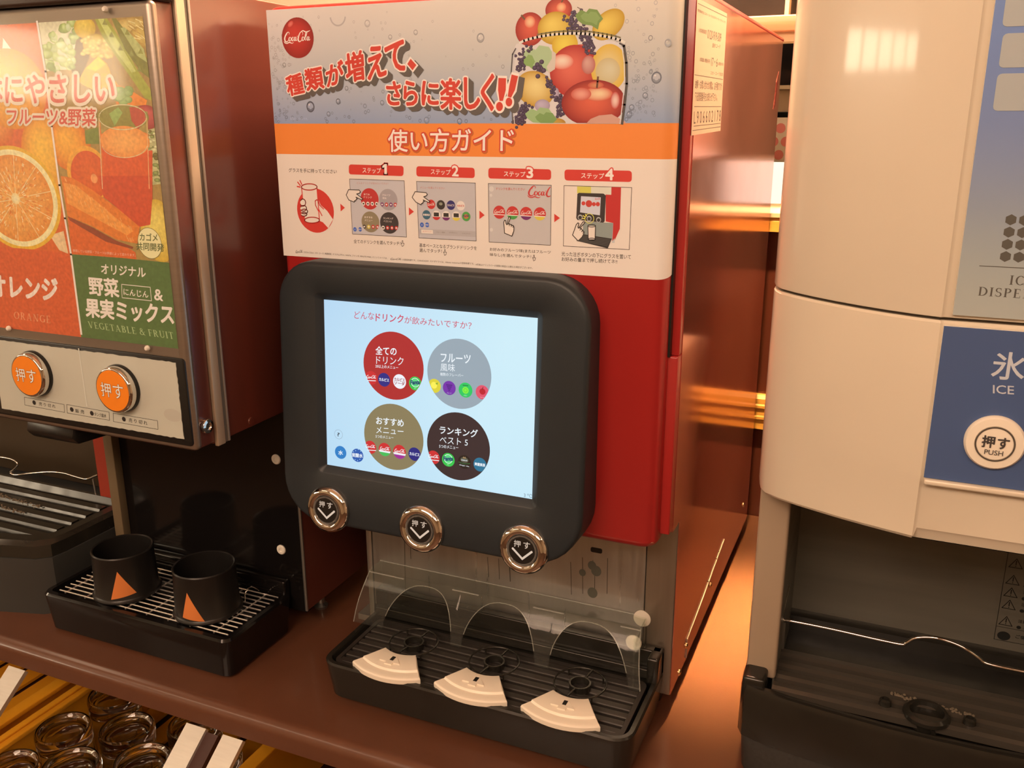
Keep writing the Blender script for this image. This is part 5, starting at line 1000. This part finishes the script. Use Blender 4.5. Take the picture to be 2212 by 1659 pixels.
# tray, wire grid, cup guides
def trayloops(x0, x1, y0, y1, z0, z1, t=.008, r=.012):
    R_ = lambda d, rr: rrect(x0 + d, x1 - d, y0 + d, y1 - d, rr, 5)
    return [[(x, y, z0) for x, y in R_(.004, r)], [(x, y, z1 - .003) for x, y in R_(0, r)], [(x, y, z1) for x, y in R_(.002, r)], [(x, y, z1) for x, y in R_(t, r * .6)], [(x, y, z1 - .012) for x, y in R_(t + .001, r * .6)]]
JT = loft('drip_tray', trayloops(-.3620, -.0550, -.0880, .0900 - .048, .004, .0560), M_BLACKG, JD, True, True)
box('tray_back', -.335, -.060, .030, .0430, .05, .075, M_BLACKG, JT, .003)
for i in range(12):
    y = -.072 + i * .0088; tube('grid_wire', [(-.345, y, .0545), (-.0665, y, .0545)], .0010, M_WIRE, JT, 6)
for x in (-.335, -.30, -.265, -.23, -.195, -.16, -.125, -.088): tube('grid_wire', [(x, -.073, .0530), (x, .028, .0530)], .0011, M_WIRE, JT, 6)
tube('wire_handle', smooth_path([(-.100, .0, .0545), (-.100, .002, .066), (-.098, .012, .070), (-.095, .022, .060)], 4), .0009, M_CHROME, JT); tube('wire_handle', [(-.215, .020, .0545), (-.212, .018, .064), (-.178, .016, .064), (-.176, .018, .0545)], .0012, M_CHROME, JT)
for ci, (x, y) in enumerate(((-.2620, -.0370), (-.1300, -.0340))):
    cg = lathe('cup_guide', [(.0425, .0560), (.0428, .0575), (.0410, .0590), (.0396, .0610), (.0378, .1120), (.0384, .1165), (.0372, .1180), (.0356, .1170), (.0352, .1100), (.0365, .0580)], mat('black_satin_plastic', (.012, .011, .0105), .33), JD, (x, y, 0), n=56, ang=40)
    ang0 = -47 if ci == 0 else -84; V = []; 
    tri = [(-26, .0625), (20, .0680), (-9, .1010)] if ci == 0 else [(-12, .0635), (30, .0600), (2, .0985)]
    nn = 8; P = []
    for j in range(nn + 1):
        t = j / nn; l_ = (tri[0][0] * (1 - t) + tri[2][0] * t, tri[0][1] * (1 - t) + tri[2][1] * t); r_ = (tri[1][0] * (1 - t) + tri[2][0] * t, tri[1][1] * (1 - t) + tri[2][1] * t)
        for i in range(nn + 1):
            s_ = i / nn; a = math.radians(ang0 + l_[0] * (1 - s_) + r_[0] * s_); z = l_[1] * (1 - s_) + r_[1] * s_; r = .0395 - (z - .064) * .0354 + .0004; V.append((x + r * math.cos(a), y + r * math.sin(a), z))
    F = [[j * (nn + 1) + i, j * (nn + 1) + i + 1, (j + 1) * (nn + 1) + i + 1, (j + 1) * (nn + 1) + i] for j in range(nn) for i in range(nn)]
    link('orange_sticker', new_mesh('orange_sticker', V, F), mat('orange_sticker', pc(226, 116, 50), .5), cg)

# ============================================================ ICE DISPENSER (right)
ID = thing('ice_dispenser', 'ivory ice dispenser with curved front and blue push panel', 'ice dispenser', (.705, .2, 0))
XC = .705
half = [(.5255, .50), (.5255, .035), (.5262, .018), (.5290, .006), (.5345, -.006), (.5480, -.0205), (.5650, -.0350), (.5830, -.0480), (.6020, -.0600), (.6220, -.0705), (.6420, -.0790), (.6600, -.0845)]
cen = [(.6612, -.0848), (.6625, -.0838), (.6640, -.0832)]
def plan(d, notch=True):
    P = half + (cen if notch else []); out = []
    for i, p in enumerate(P):
        a = P[max(i - 1, 0)]; b = P[min(i + 1, len(P) - 1)]; t = Vector((b[0] - a[0], b[1] - a[1])).normalized(); nx, ny = -t.y, t.x
        out.append((p[0] + nx * d * (1 if p[1] < .4 else 1), p[1] + (ny * d if p[1] < .4 else 0)))
    return out + [(2 * XC - p[0], p[1]) for p in reversed(out)]
def shell(name, zs, parent, curved=False, back=.24):
    loops = []
    for z, d, yi in zs:
        L = []
        for x, y in plan(d):
            e = min(x - .5255, 2 * XC - .5255 - x); s_ = min(1, max(0, e / .13)); zz = z
            if curved and z < .335: zz = z - .014 * (1 - s_) ** 1.6 + (.007 if e > .1368 else 0)
            L.append((x, (back if y > .3 else y + (yi * min(1, e / .05) if y < .03 else 0)), zz))
        loops.append(L)
    return loft(name, loops, M_ICE, parent, True, True, 28)
up_ = shell('upper_cover', [(.5060, .002, 0), (.5066, .0004, 0), (.5080, 0, 0), (.99, 0, 0), (1.0, .004, 0)], ID)
low = shell('lower_cover', [(.3225, .0060, .004), (.3232, .0030, .004), (.3260, .0008, .004), (.3340, .0, .0045), (.3780, 0, .0006), (.3810, 0, 0), (.5020, 0, 0), (.5040, .0012, 0)], ID, True, .24)
box('rear_cabinet', .5270, 2 * XC - .5270, .24, .60, .60, 1.0, M_ICE, ID, .002)  # unseen upper box, added to be mirrored in the red side sheet
M_SEAM = mat('seam_shadow_gap', (.05, .035, .02), .7); loft('cover_gap', [[(x, y, .500) for x, y in plan(.004)], [(x, y, .512) for x, y in plan(.004)]], M_SEAM, ID)
# the bottom edge of the front rises slightly in the middle bay
# blue panels
PZ = Plane((0, -.0840, 0), (1, 0, 0), (0, 0, 1), (0, -1, 0))
def gpanel(name, x0, x1, z0, z1, f, y=-.0862):
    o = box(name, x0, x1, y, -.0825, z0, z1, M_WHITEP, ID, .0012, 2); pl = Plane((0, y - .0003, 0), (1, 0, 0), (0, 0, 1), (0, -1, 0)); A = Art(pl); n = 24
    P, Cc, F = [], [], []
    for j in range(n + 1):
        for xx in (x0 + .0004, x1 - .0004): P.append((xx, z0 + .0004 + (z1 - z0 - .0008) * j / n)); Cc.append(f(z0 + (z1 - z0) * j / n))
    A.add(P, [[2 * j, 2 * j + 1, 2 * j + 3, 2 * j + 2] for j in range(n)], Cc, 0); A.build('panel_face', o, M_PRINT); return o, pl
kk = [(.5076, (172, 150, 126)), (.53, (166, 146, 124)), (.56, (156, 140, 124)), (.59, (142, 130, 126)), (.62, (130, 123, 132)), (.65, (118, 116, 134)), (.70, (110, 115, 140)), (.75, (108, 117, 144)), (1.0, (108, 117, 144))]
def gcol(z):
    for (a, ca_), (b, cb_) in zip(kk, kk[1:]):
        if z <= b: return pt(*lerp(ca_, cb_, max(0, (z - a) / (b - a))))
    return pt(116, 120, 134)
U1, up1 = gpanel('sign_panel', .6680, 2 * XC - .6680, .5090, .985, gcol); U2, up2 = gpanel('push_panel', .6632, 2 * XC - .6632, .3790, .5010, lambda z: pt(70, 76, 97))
box('panel_ledge', .6640, 2 * XC - .6640, -.0905, -.078, .3745, .3790, M_ICE, ID, .0015)
g1 = Crop(up1, 1600, 0, 2.513); A = Art(up1); gk = pc(92, 78, 62)
def hexa(x, y):
    c = g1(x, y); rr_ = abs(g1(x, y - 31)[1] - c[1]); A.poly([(c[0] + rr_ * .98 * math.cos(math.radians(30 + 60 * i)), c[1] + rr_ * .98 * math.sin(math.radians(30 + 60 * i))) for i in range(6)], gk, 1)
c00 = g1(1467, 1193); dx_ = g1(1541, 1198)[0] - c00[0]; dz_ = c00[1] - g1(1457, 1260)[1]; rr_ = abs(g1(1467, 1162)[1] - c00[1])
for i in range(4):
    for j in range(4):
        if j in (1, 2) and i == 4: continue
        c = (c00[0] + dx_ * i + .0, c00[1] - dz_ * j); A.poly([(c[0] + rr_ * .98 * math.cos(math.radians(30 + 60 * q)), c[1] + rr_ * .98 * math.sin(math.radians(30 + 60 * q))) for q in range(6)], gk, 1)
q0 = g1(1297, 1443); A.line([q0, (2 * XC - q0[0], q0[1])], .0006, gk, 1)
q0 = g1(1457, 1545); q1 = g1(1457, 1494); A.serif('ICE', q0, (g1(1592, 1552)[0], q0[1]), (q0[0], q1[1]), gk, 1); q0 = g1(1287, 1604); q1 = g1(1287, 1556); A.serif('DISPENSER', q0, (g1(1748, 1632)[0], q0[1]), (q0[0], q1[1]), gk, 1)
A.build('sign_lettering', U1, M_PRINT)
M_TILE = mat('pale_print_tile', pt(170, 148, 128), .5)
for a, b, c_ in ((1447, -60, 145), (1425, 182, 368), (1395, 400, 602)):
    q0 = g1(a, b); q1 = g1(a - 12, c_); prism('picture_tile', rrect(q0[0], 2 * XC - q0[0], q1[1], q0[1], .003, 3), 'y', -.0868, -.0862, M_TILE, U1)
g2 = Crop(up2, 1600, 600, 2.765); A = Art(up2); wt = pc(206, 186, 168)
q0 = g2(1493, 600); q1 = g2(1493, 436); A.text('氷', q0, (q0[0] + (q1[1] - q0[1]) * 1.02, q0[1]), (q0[0], q1[1]), wt, 1, .012); A.text('ICE', g2(1507, 690), g2(1632, 697), g2(1507, 640), wt, 1, .006); A.build('panel_lettering', U2, M_PRINT)
bc = g2(1515, 980); rb = abs(g2(1515, 820)[1] - bc[1])
bt = lathe('ice_button', [(rb, 0), (rb, .003), (rb - .0015, .0050), (rb * .66, .0054), (rb * .64, .0040), (rb * .60, .0040), (rb * .59, .0056), (.0001, .0062)], M_CREAM, ID, (bc[0], -.0865, bc[1]), (0, -1, 0), 56, 40)
bp_ = Plane((bc[0], -.0930, bc[1]), (1, 0, 0), (0, 0, 1), (0, -1, 0)); A = Art(bp_); A.ring((0, 0), rb * .60, rb * .65, pc(84, 66, 50), -4, 48); A.text('押', (-rb * .42, -rb * .14), (-rb * .02, -rb * .14), (-rb * .42, rb * .30), pc(70, 56, 46), 1, .03); A.text('す', (rb * .08, -rb * .14), (rb * .44, -rb * .14), (rb * .08, rb * .28), pc(70, 56, 46), 1, .03); A.text('PUSH', (-rb * .30, -rb * .40), (rb * .30, -rb * .40), (-rb * .30, -rb * .22), pc(84, 68, 56), 1, .008)
A.build('button_lettering', bt, M_PRINT)
# lower body
box('lower_side', .5280, .5305, .026, .50, .10, .326, M_JAMB, ID, .001); box('front_post', .5280, .5570, .022, .034, .10, .326, M_JAMB, ID, .003)
box('front_post', 2 * XC - .5570, 2 * XC - .5280, .022, .034, .10, .326, M_JAMB, ID, .003); box('lower_side', 2 * XC - .5290, 2 * XC - .5262, .018, .50, .10, .34, M_JAMB, ID, .001)
M_DST = mat('dull_dark_stainless', (.19, .185, .155), .40, metal=.45, noise=.2, nscale=5, stretch=(1, 1, 14), rnoise=.06)
box('recess_back', .552, 2 * XC - .552, .170, .176, .06, .34, M_DST, ID); box('recess_side', .5540, .5560, .028, .172, .06, .34, M_DST, ID); box('recess_side', 2 * XC - .5560, 2 * XC - .5540, .028, .172, .06, .34, M_DST, ID); box('recess_roof', .555, 2 * XC - .555, .02, .172, .322, .330, M_BLACK, ID)
lathe('ice_chute', [(.030, .0), (.034, -.02), (.030, -.045), (.027, -.045)], M_BLACK, ID, (XC + .01, .09, .322), n=28)
WP = Plane((0, .1696, 0), (1, 0, 0), (0, 0, 1), (0, -1, 0)); g3 = Crop(WP, 1560, 1100, 2.968); A = Art(WP); wk = pc(30, 26, 20)
tl_, bl_ = g3(1835, 270), g3(1745, 832); xr_ = tl_[0] + .075; A.line([(tl_[0], tl_[1]), (bl_[0] * .3 + tl_[0] * .7, bl_[1]), (xr_, bl_[1]), (xr_, tl_[1])], .0006, wk, 1, True)
for (x, y) in ((1885, 350), (1865, 455), (1852, 535), (1840, 613), (1820, 718)):
    c = g3(x, y); r = .0062; A.line([(c[0] - r, c[1] - r * .75), (c[0] + r, c[1] - r * .75), (c[0], c[1] + r * .9)], .0008, wk, 1, True); A.line([(c[0], c[1] + .003), (c[0], c[1] - .0012)], .0010, wk, 1); A.ell((c[0], c[1] - .003), .0006, .0006, wk, 1, n=8)
    A.text('注意してください', (c[0] + .011, c[1] + .001), (c[0] + .045, c[1] + .001), (c[0] + .011, c[1] + .0048), wk, 1, .02); A.ell((c[0] + .0125, c[1] - .0045), .0022, .0020, wk, 1, n=10); A.text('手を入れないこと', (c[0] + .017, c[1] - .006), (c[0] + .050, c[1] - .006), (c[0] + .017, c[1] - .0025), wk, 1, .02)
c = g3(1805, 812); A.ell(c, .0062, .0052, wk, 1, n=20); A.text('ご使用の前に', (c[0] + .011, c[1]), (c[0] + .04, c[1]), (c[0] + .011, c[1] + .0042), wk, 1, .02); A.line([(bl_[0] * .3 + tl_[0] * .7, c[1] + .010), (xr_, c[1] + .010)], .0005, wk, 1)
A.build('warning_label', ID, M_PRINT)
# wire guard
gy = .072
g4 = lambda x, y: (lambda q: (q[0], gy, q[1]))(Crop(Plane((0, gy, 0), (1, 0, 0), (0, 0, 1), (0, -1, 0)), 1560, 1100, 2.968)(x, y))
wp = [g4(400, 592), g4(386, 660), g4(392, 712), (g4(440, 716)), g4(700, 768), g4(1000, 836), g4(1150, 866), g4(1180, 856), g4(1240, 826), g4(1340, 822), g4(1430, 840), g4(1540, 884), g4(1640, 950), g4(1700, 990), g4(1935, 1042)]
e = wp[-1]; wp += [(e[0] + .05, gy, e[2]), (2 * XC - wp[2][0], gy, e[2] + .0), (2 * XC - wp[1][0], gy, e[2] + .02), (2 * XC - wp[0][0], gy, e[2] + .035)]
wp[0] = (wp[0][0] - .0, gy + .03, wp[0][2] + .004)
tube('wire_guard', smooth_path(wp, 6), .0019, M_CHROME, ID, 8)
q = wp[2]; tube('wire_guard_stay', [(q[0] + .001, gy + .002, q[2]), (q[0] + .001, gy + .006, .104)], .0015, M_STEEL, ID, 6)
# tray and base
fr0 = [(.5245, .50), (.5245, .030), (.5260, .006), (.5310, -.0040), (.5450, -.0090), (.5700, -.0140), (.6100, -.0185), (.6600, -.0225), (.7050, -.0235)]
def tplan(d):
    L = []
    for x, y in fr0: L.append((x + d * (1 if x < .54 else .3), max(y + (d if y < .02 else 0), -1)))
    return L[:-1] + [L[-1]] + [(2 * XC - x, y) for x, y in reversed(L[:-1])]
def cuty(P, ymax): return [(x, min(y, ymax)) for x, y in P]
IT = loft('drip_tray', [[(x, y, .046) for x, y in cuty(tplan(.0), .17)], [(x, y, .098) for x, y in cuty(tplan(.0005), .17)], [(x, y, .1035) for x, y in cuty(tplan(.002), .17)], [(x, y, .1040) for x, y in cuty(tplan(.0045), .17)], [(x, y, .1035) for x, y in cuty(tplan(.0085), .165)], [(x, y, .1000) for x, y in cuty(tplan(.0150), .16)], [(x, y, .082) for x, y in cuty(tplan(.0200), .16)]], M_TRAY, ID, True, True, 40)
box('tray_corner', .5280, .5540, .060, .0920, .08, .1240, M_TRAY, IT, .004); box('tray_side', .5280, .5500, -.002, .090, .08, .1120, M_TRAY, IT, .004)
box('tray_corner', 2 * XC - .5540, 2 * XC - .5280, .060, .0920, .08, .1240, M_TRAY, IT, .004)
for i, y in enumerate((.0800, .0585, .0370, .0155)):
    prism('grate_slat', [(y - .0085, .0925), (y - .0070, .0985), (y - .0035, .1010), (y + .0035, .1010), (y + .0070, .0985), (y + .0085, .0925)], 'x', .5560, 2 * XC - .5560, M_SLATI, IT)
for x in (.60, .705, .81): box('grate_rib', x - .002, x + .002, .0, .088, .086, .094, M_TRAY, IT)
lathe('drain_cup', [(.0215, .1000), (.0210, .1035), (.0180, .1060), (.0155, .1055), (.0150, .1010), (.0148, .0900), (.0001, .0890)], M_TRAY, IT, (.6985, .0200, 0), n=36)
for dx in (-.037, .037): lathe('grate_loop', [(.006, .1005), (.0055, .1060), (.0035, .1075), (.0030, .1040)], M_TRAY, IT, (.6985 + dx, .022, 0), n=20)
random.seed(2); cr_ = []
for i in range(90):
    t = random.random(); cr_.append(lathe('x', [(random.uniform(.0008, .0022), 0), (.0006, random.uniform(.0008, .0016))], M_CRUST, None, (.665 + .075 * t, .043 - .008 * t + random.gauss(0, .0016), .1008), n=6))
join_meshes('scale_crust', cr_, IT)['kind'] = 'stuff'
loft('base', [[(x, y, .0) for x, y in cuty(tplan(.006), .48)], [(x, y, .040) for x, y in cuty(tplan(.0035), .48)], [(x, y, .0455) for x, y in cuty(tplan(.0045), .48)]], M_BASE, ID, True, True, 40)
box('rear_cabinet', .5262, 2 * XC - .5262, .176, .50, .0455, .34, M_JAMB, ID)

# ============================================================ SECOND ICE DISPENSER, far left, only its lower corner shows
IL = thing('ice_dispenser', 'far left dispenser, cut by the frame: black tray on grey base with wavy wire guard', 'ice dispenser', (-.55, .1, 0))
bpl = [(-.95, .45), (-.95, -.02), (-.75, -.070), (-.60, -.085), (-.46, -.0830), (-.395, -.0640), (-.3790, -.0500), (-.3760, -.03), (-.3760, .45)]
def bo(d): return [(x + (-d if x > -.5 else (d if x < -.9 else 0)), y + (d if y < 0 else 0)) for x, y in bpl]
loft('base', [[(x, y, 0) for x, y in bo(.003)], [(x, y, .084) for x, y in bo(.0)]], mat('grey_plastic_base', (.045, .047, .045), .5, noise=.08, nscale=30), IL, True, True)
ITL = loft('drip_tray', [[(x, min(y, .10), .0845) for x, y in bo(.002)], [(x, min(y, .10), .1010) for x, y in bo(.004)], [(x, min(y, .10), .1060) for x, y in bo(.010)], [(x, min(y, .095), .1060) for x, y in bo(.024)], [(x, min(y, .09), .0960) for x, y in bo(.030)]], M_TRAY, IL, True, True, 30)
for y in (.070, .045, .020, -.005, -.03): prism('grate_slat', [(y - .009, .096), (y - .006, .1025), (y + .006, .1025), (y + .009, .096)], 'x', -.90, -.412, M_TRAY, ITL)
random.seed(4); cr_ = []
for i in range(150):
    t = random.random(); cr_.append(lathe('x', [(random.uniform(.0008, .0024), 0), (.0006, random.uniform(.0008, .0018))], M_CRUST, None, (-.62 + .12 * t, random.choice((.045, .020)) - .01 * t + random.gauss(0, .002), .1024), n=6))
join_meshes('scale_crust', cr_, ITL)['kind'] = 'stuff'
box('recess_back', -.93, -.40, .150, .156, .09, .36, mat('brown_stainless', (.10, .072, .045), .4, metal=.6, noise=.15, nscale=6), IL); box('rear_cabinet', -.94, -.385, .16, .45, .084, .78, M_MAROON, IL)
prism('red_post', [(.096, .084), (.104, .084), (.104, .34), (.096, .34)], 'x', -.4440, -.4120, mat('even_red_post', (.34, .045, .025), .4), IL)  # narrow post in one even red
box('upper_cover', -.94, -.41, -.03, .156, .36, .78, M_ICE, IL, .004)
wl = lambda x, y: (lambda q: (q[0], .1, q[1]))(Plane((0, .1, 0), (1, 0, 0), (0, 0, 1), (0, -1, 0)).uv(x / 3.16, 940 + y / 3.16))
tube('wire_guard', smooth_path([wl(-60, 150), wl(20, 152), wl(90, 168), wl(122, 200), wl(95, 235), wl(70, 255), wl(110, 272), wl(200, 262), wl(330, 252), wl(430, 258), wl(520, 284), wl(590, 300), wl(640, 282), wl(668, 272)], 6), .0017, M_CHROME, IL, 8)
tube('wire_guard_stay', [wl(634, 300), wl(655, 408)], .0014, M_STEEL, IL, 6)

# ============================================================ UNDER THE COUNTER
SD = thing('rack_stand', 'brushed aluminium stand with slanting bars below the counter edge', 'rack stand', (-.1, -.1, -.30))
dv = Vector((-.07, -.75, -.66)).normalized() * .34
for x0, x1 in ((-.3830, -.3530), (-.0860, -.0570), (-.0320, -.0035)):
    nrm = Vector((0, -.66, .75)); V = []
    for t in (0.002, 1):
        for x, h in ((x0, 0), (x1, 0), (x1, -.006), (x0, -.006)): p = Vector((x, -.1330, -.032)) + dv * t + nrm * h; V.append(p)
    F = [[0, 1, 2, 3], [7, 6, 5, 4], [0, 4, 5, 1], [1, 5, 6, 2], [2, 6, 7, 3], [3, 7, 4, 0]]; me = new_mesh('stand_bar', V, F); fix_normals(me); link('stand_bar', me, M_ALU, SD)
V = []
for t in (0.01, 1):
    for x, h in ((-.0570, -.004), (-.0400, -.004), (-.0400, -.02), (-.0570, -.02)): V.append(Vector((x, -.1330, -.032)) + dv * t + nrm * h)
me = new_mesh('divider_board', V, F); fix_normals(me); link('divider_board', me, M_DARKRED, SD)
box('stand_shelf', -.85, .65, -.26, .50, -.340, -.325, M_DARKRED, SD)
def rack(x0, x1, y0, y1, label):
    r = thing('glass_rack', label, 'rack', ((x0 + x1) / 2, (y0 + y1) / 2, -.325)); 
    zt = -.205
    for nm, a, b, c, d in (('rack_wall', x0, x0 + .006, y0, y1), ('rack_wall', x1 - .006, x1, y0, y1), ('rack_wall', x0, x1, y1 - .006, y1), ('rack_wall', x0, x1, y0, y0 + .006)): box(nm, a, b, c, d, -.322, zt - (.0 if nm == 'rack_wall' else 0), M_RACK, r, .001, 1)
    box('rack_rim', x0 - .012, x0 + .014, y0 - .005, y1, zt - .004, zt + .004, M_RACK, r, .0015); box('rack_rim', x1 - .012, x1 + .010, y0 - .005, y1, zt - .004, zt + .004, M_RACK, r, .0015)
    box('rack_rim', x0 - .004, x0 + .004, y0 - .005, y1, zt + .0042, zt + .0075, M_RACK, r, .001)
    n = int((x1 - x0) / .05)
    for i in range(n): xx = x0 + (x1 - x0) * (i + .5) / n; box('rack_slat', xx - .017, xx + .017, y0 + .006, y1 - .006, -.3215, -.316, M_RACK, r)
    return r
rack(-.478, -.118, -.215, .285, 'amber plastic rack full of glasses, left of the two aluminium bars'); rack(.035, .40, -.215, .285, 'amber plastic rack at the bottom edge, right of the aluminium bars'); rack(-.92, -.520, -.215, .285, 'amber plastic rack at the left edge beyond the lone aluminium bar')
# glasses standing upside down in the rack
tw = bpy.data.meshes.new('glass_body')
def glass_mesh():
    prof = [(.0330, 0), (.0345, .0), (.0372, .050), (.0385, .0980), (.0392, .1060), (.0385, .1120), (.0365, .1150), (.0340, .1140), (.0325, .1090), (.0300, .1075), (.0200, .1085), (.0001, .1090)]
    inn = [(.0001, .0900), (.0250, .0890), (.0335, .0840), (.0345, .0700), (.0335, .0300), (.0318, .0)]
    return prof, inn
pr, inn = glass_mesh()
def glass(x, y, label, first=[None]):
    t = thing('tumbler', label, 'glass', (x, y, -.3155), 'upside down tumblers in the racks' if False else None)
    if first[0] is None:
        o = lathe('glass_body', pr[::-1] + [(.0330, 0)][:0] , M_GLASS, None, n=40, ang=60); bpy.data.objects.remove(o)
        full = inn + pr; n = 40; V = []; F = []
        for r, h in full: V += [(r * math.cos(2 * PI * i / n), r * math.sin(2 * PI * i / n), h) for i in range(n)]
        for k in range(len(full) - 1):
            for i in range(n): F.append([k * n + i, k * n + (i + 1) % n, (k + 1) * n + (i + 1) % n, (k + 1) * n + i])
        me = new_mesh('glass_body', V, F); bm = bmesh.new(); bm.from_mesh(me); bmesh.ops.remove_doubles(bm, verts=bm.verts, dist=1e-4); bmesh.ops.recalc_face_normals(bm, faces=bm.faces); bm.to_mesh(me); bm.free(); autosmooth(me, 60); me.materials.append(M_GLASS); first[0] = me
    o = bpy.data.objects.new('glass_body', first[0]); COL.objects.link(o); o.parent = t; return t
GP = [((-.4220, -.0430), 'upside down tumbler beside the amber rack rim, second from the front of its column'), ((-.3370, -.0060), 'upside down tumbler in the middle of the rack, right of the one beside the rim'),
      ((-.4180, .0480), 'upside down tumbler just under the counter edge at the back of the amber rack'), ((-.2520, .0400), 'upside down tumbler partly hidden behind the wide aluminium bar'),
      ((-.4200, -.1330), 'upside down tumbler at the lower left corner of the rack, cut by the frame'), ((-.3470, -.0960), 'upside down tumbler at the bottom of the frame, between two front neighbours'),
      ((-.2640, -.0500), 'upside down tumbler at the bottom of the frame, left of the aluminium bars'), ((-.1780, -.0050), 'upside down tumbler deep in the rack, behind the wide aluminium bar')]
for (x, y), lb in GP: glass(x, y, lb)
